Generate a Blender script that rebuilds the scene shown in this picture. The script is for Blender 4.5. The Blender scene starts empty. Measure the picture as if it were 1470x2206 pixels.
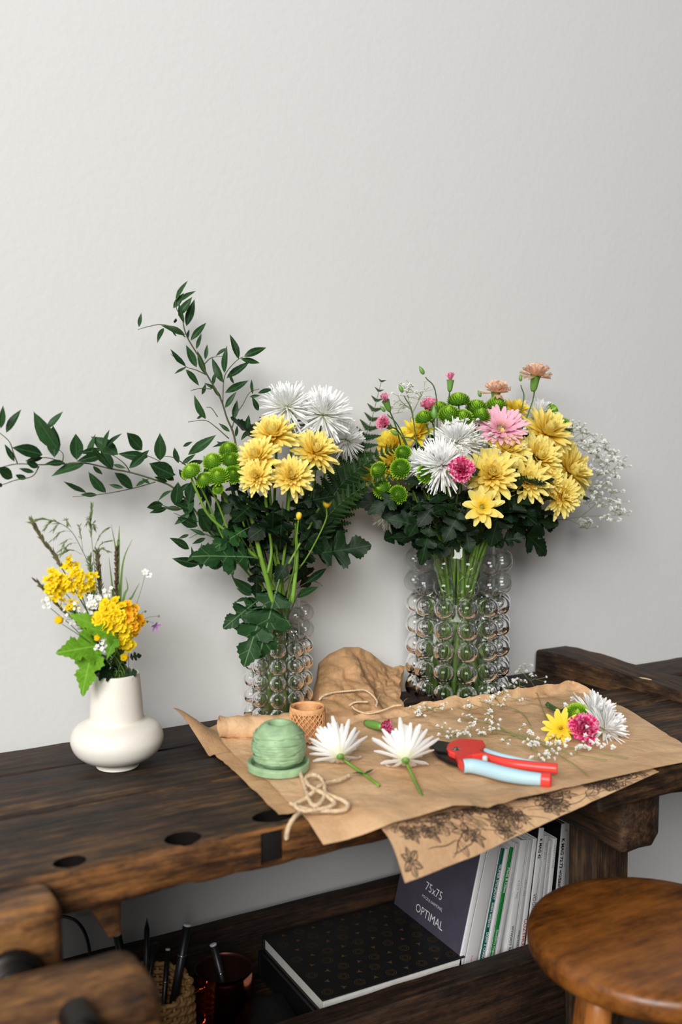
import bpy, bmesh, math, random
from math import sin, cos, pi, radians, sqrt, atan2
from mathutils import Vector, Matrix, noise, geometry

scene = bpy.context.scene
COL = scene.collection
rnd = random.Random(7)

# ------------------------------------------------------------------ camera
YAW, PITCH, FPX = radians(28.7), radians(5.5), 2206.0
CAM = Vector((0, 0, 1.33))
FW = Vector((sin(YAW) * cos(PITCH), cos(YAW) * cos(PITCH), -sin(PITCH)))
RT = Vector((cos(YAW), -sin(YAW), 0))
UP = RT.cross(FW)
TO = Vector((-sin(YAW), -cos(YAW), 0))      # horizontal, towards the viewer
ZUP = Vector((0, 0, 1))
cd = bpy.data.cameras.new('camera')
cam = bpy.data.objects.new('camera', cd); COL.objects.link(cam)
cd.sensor_fit = 'VERTICAL'; cd.sensor_height = 36; cd.sensor_width = 24; cd.lens = 36
cam.matrix_world = Matrix((( RT.x, UP.x, -FW.x, CAM.x), (RT.y, UP.y, -FW.y, CAM.y), (RT.z, UP.z, -FW.z, CAM.z), (0, 0, 0, 1)))
cd.clip_start = 0.05
cd.dof.use_dof = True; cd.dof.focus_distance = 1.80; cd.dof.aperture_fstop = 2.8
scene.camera = cam

# ------------------------------------------------------------------ light
w = bpy.data.worlds.new('world'); scene.world = w; w.use_nodes = True
bg = w.node_tree.nodes['Background']; bg.inputs[0].default_value = (0.93, 0.96, 1.0, 1); bg.inputs[1].default_value = 0.075
def area(name, loc, target, sx, sy, power, col):
    l = bpy.data.lights.new(name, 'AREA'); l.shape = 'RECTANGLE'; l.size = sx; l.size_y = sy; l.energy = power; l.color = col
    o = bpy.data.objects.new(name, l); COL.objects.link(o); o.location = loc
    o.rotation_euler = (Vector(target) - Vector(loc)).to_track_quat('-Z', 'Y').to_euler()
    return o
area('window_daylight', (-3.0, -2.8, 3.8), (0.9, 1.6, 1.1), 4.4, 2.6, 545, (1.0, 0.992, 0.972))
scene.view_settings.view_transform = 'Standard'; scene.view_settings.look = 'None'
scene.view_settings.gamma = 1; scene.view_settings.use_curve_mapping = False
scene.view_settings.exposure = 0.15

# ------------------------------------------------------------------ helpers
def ray(x, y): return FW + RT * ((x - 735) / FPX) - UP * ((y - 1103) / FPX)
def at_z(x, y, z): d = ray(x, y); return CAM + d * ((z - CAM.z) / d.z)
def at_y(x, y, Y): d = ray(x, y); return CAM + d * (Y / d.y)
def depth(P): return (P - CAM).dot(FW)

def srgb(r, g, b):
    f = lambda c: (c / 12.92 if c <= .04045 else ((c + .055) / 1.055) ** 2.4)
    return (f(r / 255), f(g / 255), f(b / 255), 1)

class NT:
    def __init__(s, name):
        s.m = bpy.data.materials.new(name); s.m.use_nodes = True
        s.t = s.m.node_tree; s.n = s.t.nodes; s.b = s.n['Principled BSDF']; s.out = s.n['Material Output']
    def node(s, typ, **kw):
        n = s.n.new(typ)
        for k, v in kw.items():
            if k.startswith('i_'): n.inputs[k[2:].replace('_', ' ')].default_value = v
            else: setattr(n, k, v)
        return n
    def link(s, a, b): s.t.links.new(a, b)
    def ramp(s, fac, stops):
        r = s.n.new('ShaderNodeValToRGB'); e = r.color_ramp.elements
        while len(e) < len(stops): e.new(0.5)
        for el, (p, c) in zip(e, stops): el.position = p; el.color = c
        s.link(fac, r.inputs[0]); return r.outputs[0]
    def bump(s, h, strength, dist):
        b = s.node('ShaderNodeBump'); b.inputs['Strength'].default_value = strength; b.inputs['Distance'].default_value = dist
        s.link(h, b.inputs['Height']); s.link(b.outputs[0], s.b.inputs['Normal'])

def set_spec(b, v):
    b.inputs['Specular IOR Level'].default_value = v

def plain(name, col, rough=0.5, metal=0.0, spec=0.5, var=0.0, scale=30, bump=0.0, bdist=.001):
    t = NT(name); t.b.inputs['Roughness'].default_value = rough; t.b.inputs['Metallic'].default_value = metal; set_spec(t.b, spec)
    t.b.inputs['Base Color'].default_value = col
    if var or bump:
        c = t.node('ShaderNodeTexCoord'); n = t.node('ShaderNodeTexNoise'); n.inputs['Scale'].default_value = scale; n.inputs['Detail'].default_value = 5
        t.link(c.outputs['Object'], n.inputs['Vector'])
        if var:
            t.link(t.ramp(n.outputs[0], [(.3, tuple(x * (1 - var) for x in col[:3]) + (1,)), (.7, tuple(min(1, x * (1 + var)) for x in col[:3]) + (1,))]), t.b.inputs['Base Color'])
        if bump: t.bump(n.outputs[0], bump, bdist)
    return t.m

def wood(name, dark, mid, light, axis=0, gscale=14, stretch=9, rough=.55, wear=.5, bump=.5, spec=.3):
    """fine grain along one axis, broad dark stains, small scuffs"""
    t = NT(name); set_spec(t.b, spec)
    c = t.node('ShaderNodeTexCoord')
    def nz(scale, det, ro, s):
        mp = t.node('ShaderNodeMapping'); sc = [s, s, s]; sc[axis] = 1; mp.inputs['Scale'].default_value = sc
        n = t.node('ShaderNodeTexNoise'); n.inputs['Scale'].default_value = scale; n.inputs['Detail'].default_value = det; n.inputs['Roughness'].default_value = ro
        t.link(c.outputs['Object'], mp.inputs['Vector']); t.link(mp.outputs[0], n.inputs['Vector']); return n.outputs[0]
    g = nz(gscale * .55, 10, .72, stretch * 1.6); b = nz(5.5, 8, .68, 1.7); f = nz(38, 4, .7, 2.2)
    m = t.node('ShaderNodeMath', operation='MULTIPLY_ADD'); m.inputs[1].default_value = .9; t.link(b, m.inputs[0]); t.link(g, m.inputs[2])
    m2 = t.node('ShaderNodeMath', operation='MULTIPLY_ADD'); m2.inputs[1].default_value = .35; t.link(f, m2.inputs[0]); t.link(m.outputs[0], m2.inputs[2])
    col = t.ramp(m2.outputs[0], [(.95 / 2, dark), (1.12 / 2, mid), (1.38 / 2, light)])
    hv = t.node('ShaderNodeMath', operation='MULTIPLY'); hv.inputs[1].default_value = .5; t.link(m2.outputs[0], hv.inputs[0])
    for l in list(t.t.links):
        if l.to_node.type == 'VALTORGB' and l.from_node == m2: t.t.links.remove(l)
    rn = [n for n in t.n if n.type == 'VALTORGB'][0]; t.link(hv.outputs[0], rn.inputs[0])
    cr = nz(gscale * .5, 5, .6, stretch * 3.0)
    k = t.ramp(cr, [(.34, (1 - wear,) * 3 + (1,)), (.44, (1, 1, 1, 1))])
    mx = t.node('ShaderNodeMix', data_type='RGBA', blend_type='MULTIPLY'); mx.inputs[0].default_value = 1.0
    t.link(col, mx.inputs[6]); t.link(k, mx.inputs[7]); t.link(mx.outputs[2], t.b.inputs['Base Color'])
    rr = t.node('ShaderNodeMapRange'); rr.inputs['To Min'].default_value = rough - .12; rr.inputs['To Max'].default_value = rough + .15; t.link(f, rr.inputs[0]); t.link(rr.outputs[0], t.b.inputs['Roughness'])
    ad = t.node('ShaderNodeMath', operation='ADD'); t.link(m2.outputs[0], ad.inputs[0]); t.link(cr, ad.inputs[1])
    t.bump(ad.outputs[0], bump, .003)
    return t.m

def petal_mat(name, base, mid, tip, trans=.35, rough=.6, streak=None, p0=.0, p1=.35, p2=1.0):
    t = NT(name); t.b.inputs['Roughness'].default_value = rough; set_spec(t.b, .2)
    u = t.node('ShaderNodeUVMap'); sp = t.node('ShaderNodeSeparateXYZ'); t.link(u.outputs[0], sp.inputs[0])
    col = t.ramp(sp.outputs[1], [(p0, base), (p1, mid), (p2, tip)])
    if streak:
        n = t.node('ShaderNodeTexNoise'); n.inputs['Scale'].default_value = 26; c = t.node('ShaderNodeTexCoord'); t.link(c.outputs['Object'], n.inputs['Vector'])
        mx = t.node('ShaderNodeMix', data_type='RGBA'); f = t.ramp(n.outputs[0], [(.42, (0, 0, 0, 1)), (.55, (1, 1, 1, 1))])
        n.inputs['Scale'].default_value = 5; n.inputs['Detail'].default_value = 4
        t.link(f, mx.inputs[0]); t.link(col, mx.inputs[6]); mx.inputs[7].default_value = streak; col = mx.outputs[2]
    t.link(col, t.b.inputs['Base Color'])
    tr = t.node('ShaderNodeBsdfTranslucent'); t.link(col, tr.inputs[0])
    ms = t.node('ShaderNodeMixShader'); ms.inputs[0].default_value = trans
    t.link(t.b.outputs[0], ms.inputs[1]); t.link(tr.outputs[0], ms.inputs[2]); t.link(ms.outputs[0], t.out.inputs[0])
    return t.m

def leaf_mat(name, c1, c2, vein, rough=.38, trans=.15, veinw=.03, side=0.0):
    t = NT(name); t.b.inputs['Roughness'].default_value = rough + .06; set_spec(t.b, .14)
    c = t.node('ShaderNodeTexCoord'); n = t.node('ShaderNodeTexNoise'); n.inputs['Scale'].default_value = 9; n.inputs['Detail'].default_value = 4
    t.link(c.outputs['Generated'], n.inputs['Vector'])
    oi = t.node('ShaderNodeObjectInfo'); ad = t.node('ShaderNodeMath', operation='MULTIPLY_ADD'); ad.inputs[1].default_value = .45
    t.link(oi.outputs['Random'], ad.inputs[0]); t.link(n.outputs[0], ad.inputs[2])
    col = t.ramp(ad.outputs[0], [(.35, c1), (1.0, c2)])
    u = t.node('ShaderNodeUVMap'); sp = t.node('ShaderNodeSeparateXYZ'); t.link(u.outputs[0], sp.inputs[0])
    d = t.node('ShaderNodeMath', operation='SUBTRACT'); d.inputs[1].default_value = .5; t.link(sp.outputs[0], d.inputs[0])
    ab = t.node('ShaderNodeMath', operation='ABSOLUTE'); t.link(d.outputs[0], ab.inputs[0])
    vfac = t.ramp(ab.outputs[0], [(veinw * .4, (1, 1, 1, 1)), (veinw, (0, 0, 0, 1))])
    if side:
        # side veins running forward from the midrib
        m1 = t.node('ShaderNodeMath', operation='MULTIPLY_ADD'); m1.inputs[1].default_value = -.9; t.link(ab.outputs[0], m1.inputs[0]); t.link(sp.outputs[1], m1.inputs[2])
        m2 = t.node('ShaderNodeMath', operation='MULTIPLY'); m2.inputs[1].default_value = side; t.link(m1.outputs[0], m2.inputs[0])
        fr = t.node('ShaderNodeMath', operation='FRACT'); t.link(m2.outputs[0], fr.inputs[0])
        sv = t.ramp(fr.outputs[0], [(.0, (.7, .7, .7, 1)), (.09, (0, 0, 0, 1))])
        mxv = t.node('ShaderNodeMath', operation='MAXIMUM'); t.link(vfac, mxv.inputs[0]); t.link(sv, mxv.inputs[1]); vfac = mxv.outputs[0]
    mx = t.node('ShaderNodeMix', data_type='RGBA'); t.link(vfac, mx.inputs[0]); t.link(col, mx.inputs[6]); mx.inputs[7].default_value = vein
    t.link(mx.outputs[2], t.b.inputs['Base Color'])
    tr = t.node('ShaderNodeBsdfTranslucent'); t.link(mx.outputs[2], tr.inputs[0])
    ms = t.node('ShaderNodeMixShader'); ms.inputs[0].default_value = trans
    t.link(t.b.outputs[0], ms.inputs[1]); t.link(tr.outputs[0], ms.inputs[2]); t.link(ms.outputs[0], t.out.inputs[0])
    return t.m

def thin_glass(name, tint, ior=1.45, rough=.02, power=3.2, rim=.6):
    t = NT(name); lw = t.node('ShaderNodeLayerWeight'); lw.inputs[0].default_value = .5
    pw = t.node('ShaderNodeMath', operation='POWER'); pw.inputs[1].default_value = power; t.link(lw.outputs['Facing'], pw.inputs[0])
    fr = t.node('ShaderNodeMath', operation='MULTIPLY_ADD'); fr.inputs[1].default_value = rim; fr.inputs[2].default_value = .04 if ior > 1.4 else .02; t.link(pw.outputs[0], fr.inputs[0])
    tp = t.node('ShaderNodeBsdfTransparent'); tp.inputs[0].default_value = tint
    gl = t.node('ShaderNodeBsdfGlossy'); gl.inputs['Roughness'].default_value = rough
    ms = t.node('ShaderNodeMixShader'); t.link(fr.outputs[0], ms.inputs[0]); t.link(tp.outputs[0], ms.inputs[1]); t.link(gl.outputs[0], ms.inputs[2])
    t.link(ms.outputs[0], t.out.inputs[0]); return t.m

def glass(name, col, ior=1.48):
    t = NT(name); t.b.inputs['Base Color'].default_value = col; t.b.inputs['Transmission Weight'].default_value = 1; t.b.inputs['Roughness'].default_value = 0.0; t.b.inputs['IOR'].default_value = ior
    return t.m

def kraft(name, c1, c2, fib=220):
    t = NT(name); t.b.inputs['Roughness'].default_value = .62; set_spec(t.b, .3)
    c = t.node('ShaderNodeTexCoord')
    n = t.node('ShaderNodeTexNoise'); n.inputs['Scale'].default_value = 9; n.inputs['Detail'].default_value = 6; t.link(c.outputs['Object'], n.inputs['Vector'])
    f = t.node('ShaderNodeTexNoise'); f.inputs['Scale'].default_value = fib; f.inputs['Detail'].default_value = 3; t.link(c.outputs['Object'], f.inputs['Vector'])
    ad = t.node('ShaderNodeMath', operation='MULTIPLY_ADD'); ad.inputs[1].default_value = .25; t.link(f.outputs[0], ad.inputs[0]); t.link(n.outputs[0], ad.inputs[2])
    t.link(t.ramp(ad.outputs[0], [(.42, c1), (.85, c2)]), t.b.inputs['Base Color'])
    v = t.node('ShaderNodeTexVoronoi', feature='DISTANCE_TO_EDGE'); v.inputs['Scale'].default_value = 16
    ds = t.node('ShaderNodeMix', data_type='RGBA'); ds.inputs[0].default_value = .12; t.link(c.outputs['Object'], ds.inputs[6]); t.link(n.outputs['Color'], ds.inputs[7]); t.link(ds.outputs[2], v.inputs['Vector'])
    mn = t.node('ShaderNodeMath', operation='MINIMUM'); mn.inputs[1].default_value = .12; t.link(v.outputs[0], mn.inputs[0])
    a2 = t.node('ShaderNodeMath', operation='MULTIPLY_ADD'); a2.inputs[1].default_value = .5; t.link(mn.outputs[0], a2.inputs[0]); t.link(ad.outputs[0], a2.inputs[2])
    w2 = t.node('ShaderNodeTexVoronoi', feature='F1'); w2.inputs['Scale'].default_value = 55; t.link(ds.outputs[2], w2.inputs['Vector'])
    a3 = t.node('ShaderNodeMath', operation='MULTIPLY_ADD'); a3.inputs[1].default_value = -.35; t.link(w2.outputs[0], a3.inputs[0]); t.link(a2.outputs[0], a3.inputs[2])
    t.bump(a3.outputs[0], .5, .006)
    return t.m

# ---- object helpers: a thing is an Empty (or a single mesh); parts are its children
ORG = {}
def props(o, label=None, cat=None, group=None, kind=None):
    if label: o['label'] = label
    if cat: o['category'] = cat
    if group: o['group'] = group
    if kind: o['kind'] = kind
    return o
def thing(name, label, cat, loc, group=None):
    o = bpy.data.objects.new(name, None); COL.objects.link(o); o.location = loc; o.empty_display_size = .02
    ORG[o.name] = Vector(loc); return props(o, label, cat, group)
def mesh(name, verts, faces, mat, uv=None, smooth=True):
    me = bpy.data.meshes.new(name); me.from_pydata([tuple(v) for v in verts], [], faces)
    if uv is not None:
        ul = me.uv_layers.new(name='UVMap'); buf = []
        for l in me.loops: buf.extend(uv[l.vertex_index])
        ul.data.foreach_set('uv', buf)
    if smooth: me.polygons.foreach_set('use_smooth', [True] * len(me.polygons))
    mats = mat if isinstance(mat, (list, tuple)) else [mat]
    for m in mats: me.materials.append(m)
    me.update(); return me
def root_org(o):
    while o.parent: o = o.parent
    return ORG.get(o.name, Vector(o.location))
def part(name, V, F, mat, parent=None, uv=None, smooth=True):
    """verts in world space; top-level when parent is None (origin at the verts' base)"""
    if parent is None:
        lo = Vector((sum(v[0] for v in V) / len(V), sum(v[1] for v in V) / len(V), min(v[2] for v in V)))
    else: lo = root_org(parent)
    me = mesh(name, [(v[0] - lo.x, v[1] - lo.y, v[2] - lo.z) for v in V], F, mat, uv, smooth)
    o = bpy.data.objects.new(name, me); COL.objects.link(o)
    if parent is None: o.location = lo; ORG[o.name] = lo
    else: o.parent = parent
    return o
def inst(name, me, M, parent=None):
    o = bpy.data.objects.new(name, me); COL.objects.link(o)
    if parent is None: o.matrix_world = M; ORG[o.name] = M.translation.copy()
    else:
        o.parent = parent; o.matrix_local = Matrix.Translation(-root_org(parent)) @ M
    return o
def frame(pos, z, xhint=None, s=1.0, spin=0.0):
    z = Vector(z).normalized(); xh = Vector(xhint) if xhint is not None else (ZUP if abs(z.z) < .9 else Vector((1, 0, 0)))
    x = xh - z * xh.dot(z)
    if x.length < 1e-5: x = z.orthogonal()
    x.normalize(); y = z.cross(x)
    M = Matrix(((x.x, y.x, z.x, 0), (x.y, y.y, z.y, 0), (x.z, y.z, z.z, 0), (0, 0, 0, 1)))
    return Matrix.Translation(pos) @ M @ Matrix.Rotation(spin, 4, 'Z') @ Matrix.Scale(s, 4)
def along(B, T, nhint, width=1.0):
    """matrix taking local x (0..1) from B to T; local z near nhint; y and z scaled by length*width"""
    B = Vector(B); T = Vector(T); x = T - B; L = x.length or 1e-4; x = x / L
    n = Vector(nhint); z = n - x * n.dot(x)
    if z.length < 1e-4: z = x.orthogonal()
    z.normalize(); y = z.cross(x)
    return Matrix(((x.x * L, y.x * L * width, z.x * L, B.x), (x.y * L, y.y * L * width, z.y * L, B.y), (x.z * L, y.z * L * width, z.z * L, B.z), (0, 0, 0, 1)))

def smooth_path(pts, n):
    """Catmull-Rom through pts, n samples per span"""
    P = [Vector(p) for p in pts]
    if len(P) == 2: return [P[0].lerp(P[1], i / n) for i in range(n + 1)]
    Q = [P[0] * 2 - P[1]] + P + [P[-1] * 2 - P[-2]]; out = []
    for i in range(1, len(Q) - 2):
        a, b, c, d = Q[i - 1:i + 3]
        for k in range(n):
            t = k / n
            out.append(.5 * ((2 * b) + (c - a) * t + (2 * a - 5 * b + 4 * c - d) * t * t + (3 * b - a - 3 * c + d) * t ** 3))
    out.append(P[-1]); return out
def tube(path, r, sides=6, V=None, F=None, UV=None, cap=True, sx=1.0, sy=1.0, up=None):
    """r: number or function of t or list; appended to V,F"""
    V = [] if V is None else V; F = [] if F is None else F
    n = len(path); base = len(V)
    T0 = (path[1] - path[0]).normalized(); nrm = Vector(up) if up is not None else T0.orthogonal()
    for i, p in enumerate(path):
        T = (path[min(i + 1, n - 1)] - path[max(i - 1, 0)])
        T = T.normalized() if T.length > 1e-9 else T0
        nrm = nrm - T * nrm.dot(T)
        nrm = nrm.normalized() if nrm.length > 1e-6 else T.orthogonal().normalized()
        b = T.cross(nrm); rr = r(i / (n - 1)) if callable(r) else (r[i] if isinstance(r, list) else r)
        for k in range(sides):
            a = 2 * pi * k / sides
            V.append(p + nrm * (cos(a) * rr * sx) + b * (sin(a) * rr * sy))
            if UV is not None: UV.append((k / sides, i / (n - 1)))
        if i:
            o0 = base + (i - 1) * sides; o1 = o0 + sides
            for k in range(sides): F.append((o0 + k, o0 + (k + 1) % sides, o1 + (k + 1) % sides, o1 + k))
    if cap:
        F.append(tuple(base + k for k in range(sides))[::-1]); F.append(tuple(base + (n - 1) * sides + k for k in range(sides)))
    return V, F
def lathe(profile, segs, c=(0, 0, 0), cap_bottom=False, cap_top=False):
    V, F = [], []
    for r, z in profile:
        for k in range(segs):
            a = 2 * pi * k / segs; V.append((c[0] + r * cos(a), c[1] + r * sin(a), c[2] + z))
    for i in range(len(profile) - 1):
        for k in range(segs):
            a = i * segs + k; b = i * segs + (k + 1) % segs; F.append((a, b, b + segs, a + segs))
    if cap_bottom: F.append(tuple(range(segs))[::-1])
    if cap_top: F.append(tuple(range((len(profile) - 1) * segs, len(profile) * segs)))
    return V, F
def rbox(lo, hi, r=.004, step=.05, amp=0.0, nscale=12, seed=0, edge_amp=0.0):
    """rounded, slightly uneven box: surface grid with shared verts"""
    lo = Vector(lo); hi = Vector(hi)
    r = min(r, min(hi - lo) * .45)
    br = []
    for k in range(3):
        L = hi[k] - lo[k]; n = max(1, int(round((L - 2 * r) / step)))
        b = [lo[k], lo[k] + r * .4, lo[k] + r] + [lo[k] + r + (L - 2 * r) * i / n for i in range(1, n)] + [hi[k] - r, hi[k] - r * .4, hi[k]]
        br.append(b)
    V, F, idx = [], [], {}
    ctr = (lo + hi) / 2
    def vid(ix, iy, iz):
        k = (ix, iy, iz)
        if k in idx: return idx[k]
        p = Vector((br[0][ix], br[1][iy], br[2][iz]))
        q = Vector((min(max(p[j], lo[j] + r), hi[j] - r) for j in range(3))); d = p - q
        if d.length > 1e-9: p = q + d.normalized() * r
        if amp or edge_amp:
            s = Vector((seed * 3.1, seed * 1.7, seed))
            nv = noise.noise_vector(p * nscale + s) + noise.noise_vector(p * nscale * 3 + s) * .4
            e = sum(1 for j in range(3) if abs(d[j]) > r * .3)
            p = p + nv * (amp + (edge_amp if e > 1 else 0))
        idx[k] = len(V); V.append(p); return idx[k]
    n = [len(b) for b in br]
    for ax in range(3):
        u, v = (ax + 1) % 3, (ax + 2) % 3
        for side in (0, 1):
            for i in range(n[u] - 1):
                for j in range(n[v] - 1):
                    q = []
                    for (a, b) in ((i, j), (i + 1, j), (i + 1, j + 1), (i, j + 1)):
                        k = [0, 0, 0]; k[ax] = (n[ax] - 1) * side; k[u] = a; k[v] = b; q.append(vid(*k))
                    F.append(tuple(q) if side else tuple(q[::-1]))
    return V, F
def xform(V, M): return [M @ Vector(v) for v in V]
def join(*vf):
    V, F = [], []
    for v, f in vf:
        o = len(V); V.extend(v); F.extend(tuple(i + o for i in q) for q in f)
    return V, F
def cut(V, F, cutters):
    """subtract boxes/prisms given as (V,F) from a mesh"""
    me = mesh('tmp', V, F, M_['bench']); o = bpy.data.objects.new('tmp', me); COL.objects.link(o); objs = []
    for cv, cf in cutters:
        c = bpy.data.objects.new('tmpc', mesh('tmpc', cv, cf, M_['bench'])); COL.objects.link(c); objs.append(c)
        m = o.modifiers.new('b', 'BOOLEAN'); m.operation = 'DIFFERENCE'; m.object = c; m.solver = 'EXACT'
    bpy.context.view_layer.update()
    dg = bpy.context.evaluated_depsgraph_get(); ev = o.evaluated_get(dg).to_mesh()
    v2 = [v.co.copy() for v in ev.vertices]; f2 = [tuple(p.vertices) for p in ev.polygons]
    for x in objs + [o]: bpy.data.objects.remove(x)
    return v2, f2
def prism(poly, h, bevel=0.0):
    """poly: list of 3-D points (a planar outline), extruded along +z by h, centred bevel by inset"""
    n = len(poly); c = sum((Vector(p) for p in poly), Vector()) / n
    rings = [(1 - bevel, 0), (1, h * .18), (1, h * .82), (1 - bevel, h)] if bevel else [(1, 0), (1, h)]
    V = []; F = []
    for s, z in rings:
        for p in poly: q = c + (Vector(p) - c) * s; V.append((q.x, q.y, Vector(p).z + z))
    for i in range(len(rings) - 1):
        for k in range(n): F.append((i * n + k, i * n + (k + 1) % n, (i + 1) * n + (k + 1) % n, (i + 1) * n + k))
    tri = geometry.tessellate_polygon([[Vector(p) for p in poly]])
    for t in tri: F.append(tuple(t)[::-1]); F.append(tuple(i + (len(rings) - 1) * n for i in t))
    return V, F
def text_mesh(body, size, mat, bold=0.0, space=1.0):
    cu = bpy.data.curves.new('txt', 'FONT'); cu.body = body; cu.size = size; cu.offset = bold; cu.space_character = space
    cu.align_x = 'LEFT'; cu.align_y = 'CENTER'; cu.resolution_u = 2
    o = bpy.data.objects.new('txt', cu); COL.objects.link(o); bpy.context.view_layer.update()
    me = bpy.data.meshes.new_from_object(o.evaluated_get(bpy.context.evaluated_depsgraph_get()))
    me.materials.clear(); me.materials.append(mat)
    bpy.data.objects.remove(o); return me

# ------------------------------------------------------------------ materials
M_ = {}
t = NT('wall_plaster'); t.b.inputs['Roughness'].default_value = .8; set_spec(t.b, .2); t.b.inputs['Base Color'].default_value = srgb(211, 210, 208)
_c = t.node('ShaderNodeTexCoord'); _n = t.node('ShaderNodeTexNoise'); _n.inputs['Scale'].default_value = 90; _n.inputs['Detail'].default_value = 3
_n2 = t.node('ShaderNodeTexNoise'); _n2.inputs['Scale'].default_value = 9
t.link(_c.outputs['Object'], _n.inputs['Vector']); t.link(_c.outputs['Object'], _n2.inputs['Vector'])
_a = t.node('ShaderNodeMath', operation='MULTIPLY_ADD'); _a.inputs[1].default_value = 2.0; t.link(_n2.outputs[0], _a.inputs[0]); t.link(_n.outputs[0], _a.inputs[2])
t.bump(_a.outputs[0], .25, .0016); M_['wall'] = t.m
M_['floor'] = wood('floor_wood', srgb(40, 30, 23), srgb(58, 44, 34), srgb(76, 60, 46), 0, 5, 6, .5)
M_['bench'] = wood('bench_wood', srgb(16, 11, 8), srgb(52, 36, 23), srgb(112, 79, 46), 0, 12, 8, .55, .6, .7, .3)
M_['bench_edge'] = wood('bench_edge_wood', srgb(20, 12, 8), srgb(76, 47, 24), srgb(144, 95, 48), 0, 11, 7, .5, .6, .7, .35)
M_['bench_dark'] = wood('bench_dark_wood', srgb(18, 12, 9), srgb(42, 28, 20), srgb(78, 54, 36), 0, 12, 9, .55, .5, .6)
M_['bench_y'] = wood('bench_cross_wood', srgb(24, 16, 11), srgb(60, 41, 27), srgb(104, 74, 46), 1, 12, 9, .55, .5, .7)
M_['bench_z'] = wood('bench_leg_wood', srgb(32, 23, 16), srgb(64, 47, 34), srgb(112, 86, 60), 2, 12, 10, .6, .4, .7)
M_['jaw'] = wood('vise_wood', srgb(26, 16, 10), srgb(84, 55, 31), srgb(156, 108, 60), 0, 9, 5, .5, .55, .5)
M_['stool'] = wood('stool_wood', srgb(72, 40, 13), srgb(116, 67, 23), srgb(152, 93, 38), 0, 7, 5, .36, .2, .12, .5)
M_['stool_z'] = wood('stool_leg_wood', srgb(120, 68, 26), srgb(158, 96, 42), srgb(182, 118, 60), 2, 9, 7, .34, .2, .15, .5)
M_['iron'] = plain('dark_iron', srgb(40, 36, 34), .42, .8, var=.2, bump=.2)
M_['ironp'] = plain('black_iron_plate', srgb(26, 23, 22), .55, .3)
M_['kraft'] = kraft('kraft_paper', srgb(188, 148, 108), srgb(216, 180, 140))
M_['kraft2'] = kraft('kraft_paper_darker', srgb(178, 138, 98), srgb(204, 164, 122))  # slightly darker kraft tone for the lower sheet
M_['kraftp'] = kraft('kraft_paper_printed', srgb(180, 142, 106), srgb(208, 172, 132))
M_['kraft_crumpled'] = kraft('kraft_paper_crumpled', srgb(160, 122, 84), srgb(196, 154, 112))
M_['ink'] = plain('brown_ink', srgb(62, 46, 34), .7)
M_['vase'] = plain('cream_ceramic', srgb(228, 222, 211), .45, var=.015, scale=200, bump=.05)
M_['glass_wall'] = thin_glass('clear_glass_wall', (.965, .975, .97, 1), 1.5)
M_['glass_bead'] = glass('water_filled_glass_bubble', (.975, .99, .975, 1), 1.34)
M_['glass_shell'] = thin_glass('hollow_glass_bubble', (.965, .975, .972, 1), 1.5, power=2.6, rim=.92)
M_['water'] = glass('clear_water', (.965, .985, .965, 1), 1.333)
M_['yellow'] = petal_mat('yellow_petal', srgb(236, 192, 40), srgb(250, 222, 84), srgb(254, 242, 158), .40)
M_['yellow2'] = petal_mat('bright_yellow_petal', srgb(232, 200, 30), srgb(248, 222, 60), srgb(252, 234, 100), .36)
M_['cream'] = petal_mat('pale_yellow_petal', srgb(206, 190, 70), srgb(244, 226, 130), srgb(250, 240, 170), .3)
M_['white'] = petal_mat('white_petal', srgb(240, 240, 206), srgb(252, 252, 249), srgb(254, 254, 254), .42)
M_['whitegreen'] = petal_mat('greenish_white_petal', srgb(206, 214, 160), srgb(236, 238, 222), srgb(242, 244, 236), .36)
M_['green'] = petal_mat('green_pompom_petal', srgb(56, 100, 6), srgb(112, 166, 22), srgb(172, 212, 70), .2, p1=.2)
M_['green2'] = petal_mat('lime_pompom_petal', srgb(76, 124, 10), srgb(138, 190, 28), srgb(194, 228, 88), .2, p1=.2)
M_['gerbera'] = petal_mat('pink_gerbera_petal', srgb(226, 140, 170), srgb(240, 178, 200), srgb(246, 200, 214), .3)
M_['gerb_c'] = petal_mat('gerbera_centre', srgb(150, 150, 60), srgb(226, 170, 130), srgb(240, 200, 170), .1)
M_['hotpink'] = petal_mat('hot_pink_petal', srgb(210, 30, 108), srgb(242, 84, 150), srgb(254, 186, 214), .38, streak=srgb(230, 40, 124))
M_['pink'] = petal_mat('pink_petal', srgb(226, 100, 146), srgb(246, 156, 188), srgb(254, 212, 226), .42, streak=srgb(242, 124, 168))
M_['peach'] = petal_mat('peach_petal', srgb(248, 176, 134), srgb(254, 208, 176), srgb(255, 228, 206), .5)
M_['mustard'] = petal_mat('mustard_petal', srgb(220, 180, 0), srgb(250, 214, 14), srgb(253, 230, 50), .3)
M_['orange'] = petal_mat('orange_yellow_petal', srgb(220, 120, 0), srgb(248, 176, 16), srgb(250, 196, 40), .3)
M_['purple'] = petal_mat('mauve_petal', srgb(140, 80, 150), srgb(180, 126, 186), srgb(206, 160, 208), .3)
M_['centre'] = plain('yellow_green_centre', srgb(196, 190, 60), .7, var=.2, scale=300)
M_['stem'] = plain('green_stem', srgb(108, 146, 50), .45, spec=.4, var=.2, scale=25)
M_['stem_d'] = plain('dark_stem', srgb(62, 92, 44), .5, var=.2, scale=25)
M_['stem_w'] = plain('olive_woody_stem', srgb(74, 78, 50), .6, var=.2, scale=25)
M_['stem_o'] = plain('olive_thin_stem', srgb(126, 138, 76), .55, var=.2, scale=25)
M_['calyx'] = plain('green_calyx', srgb(104, 148, 66), .45, var=.12, scale=40)
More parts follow.
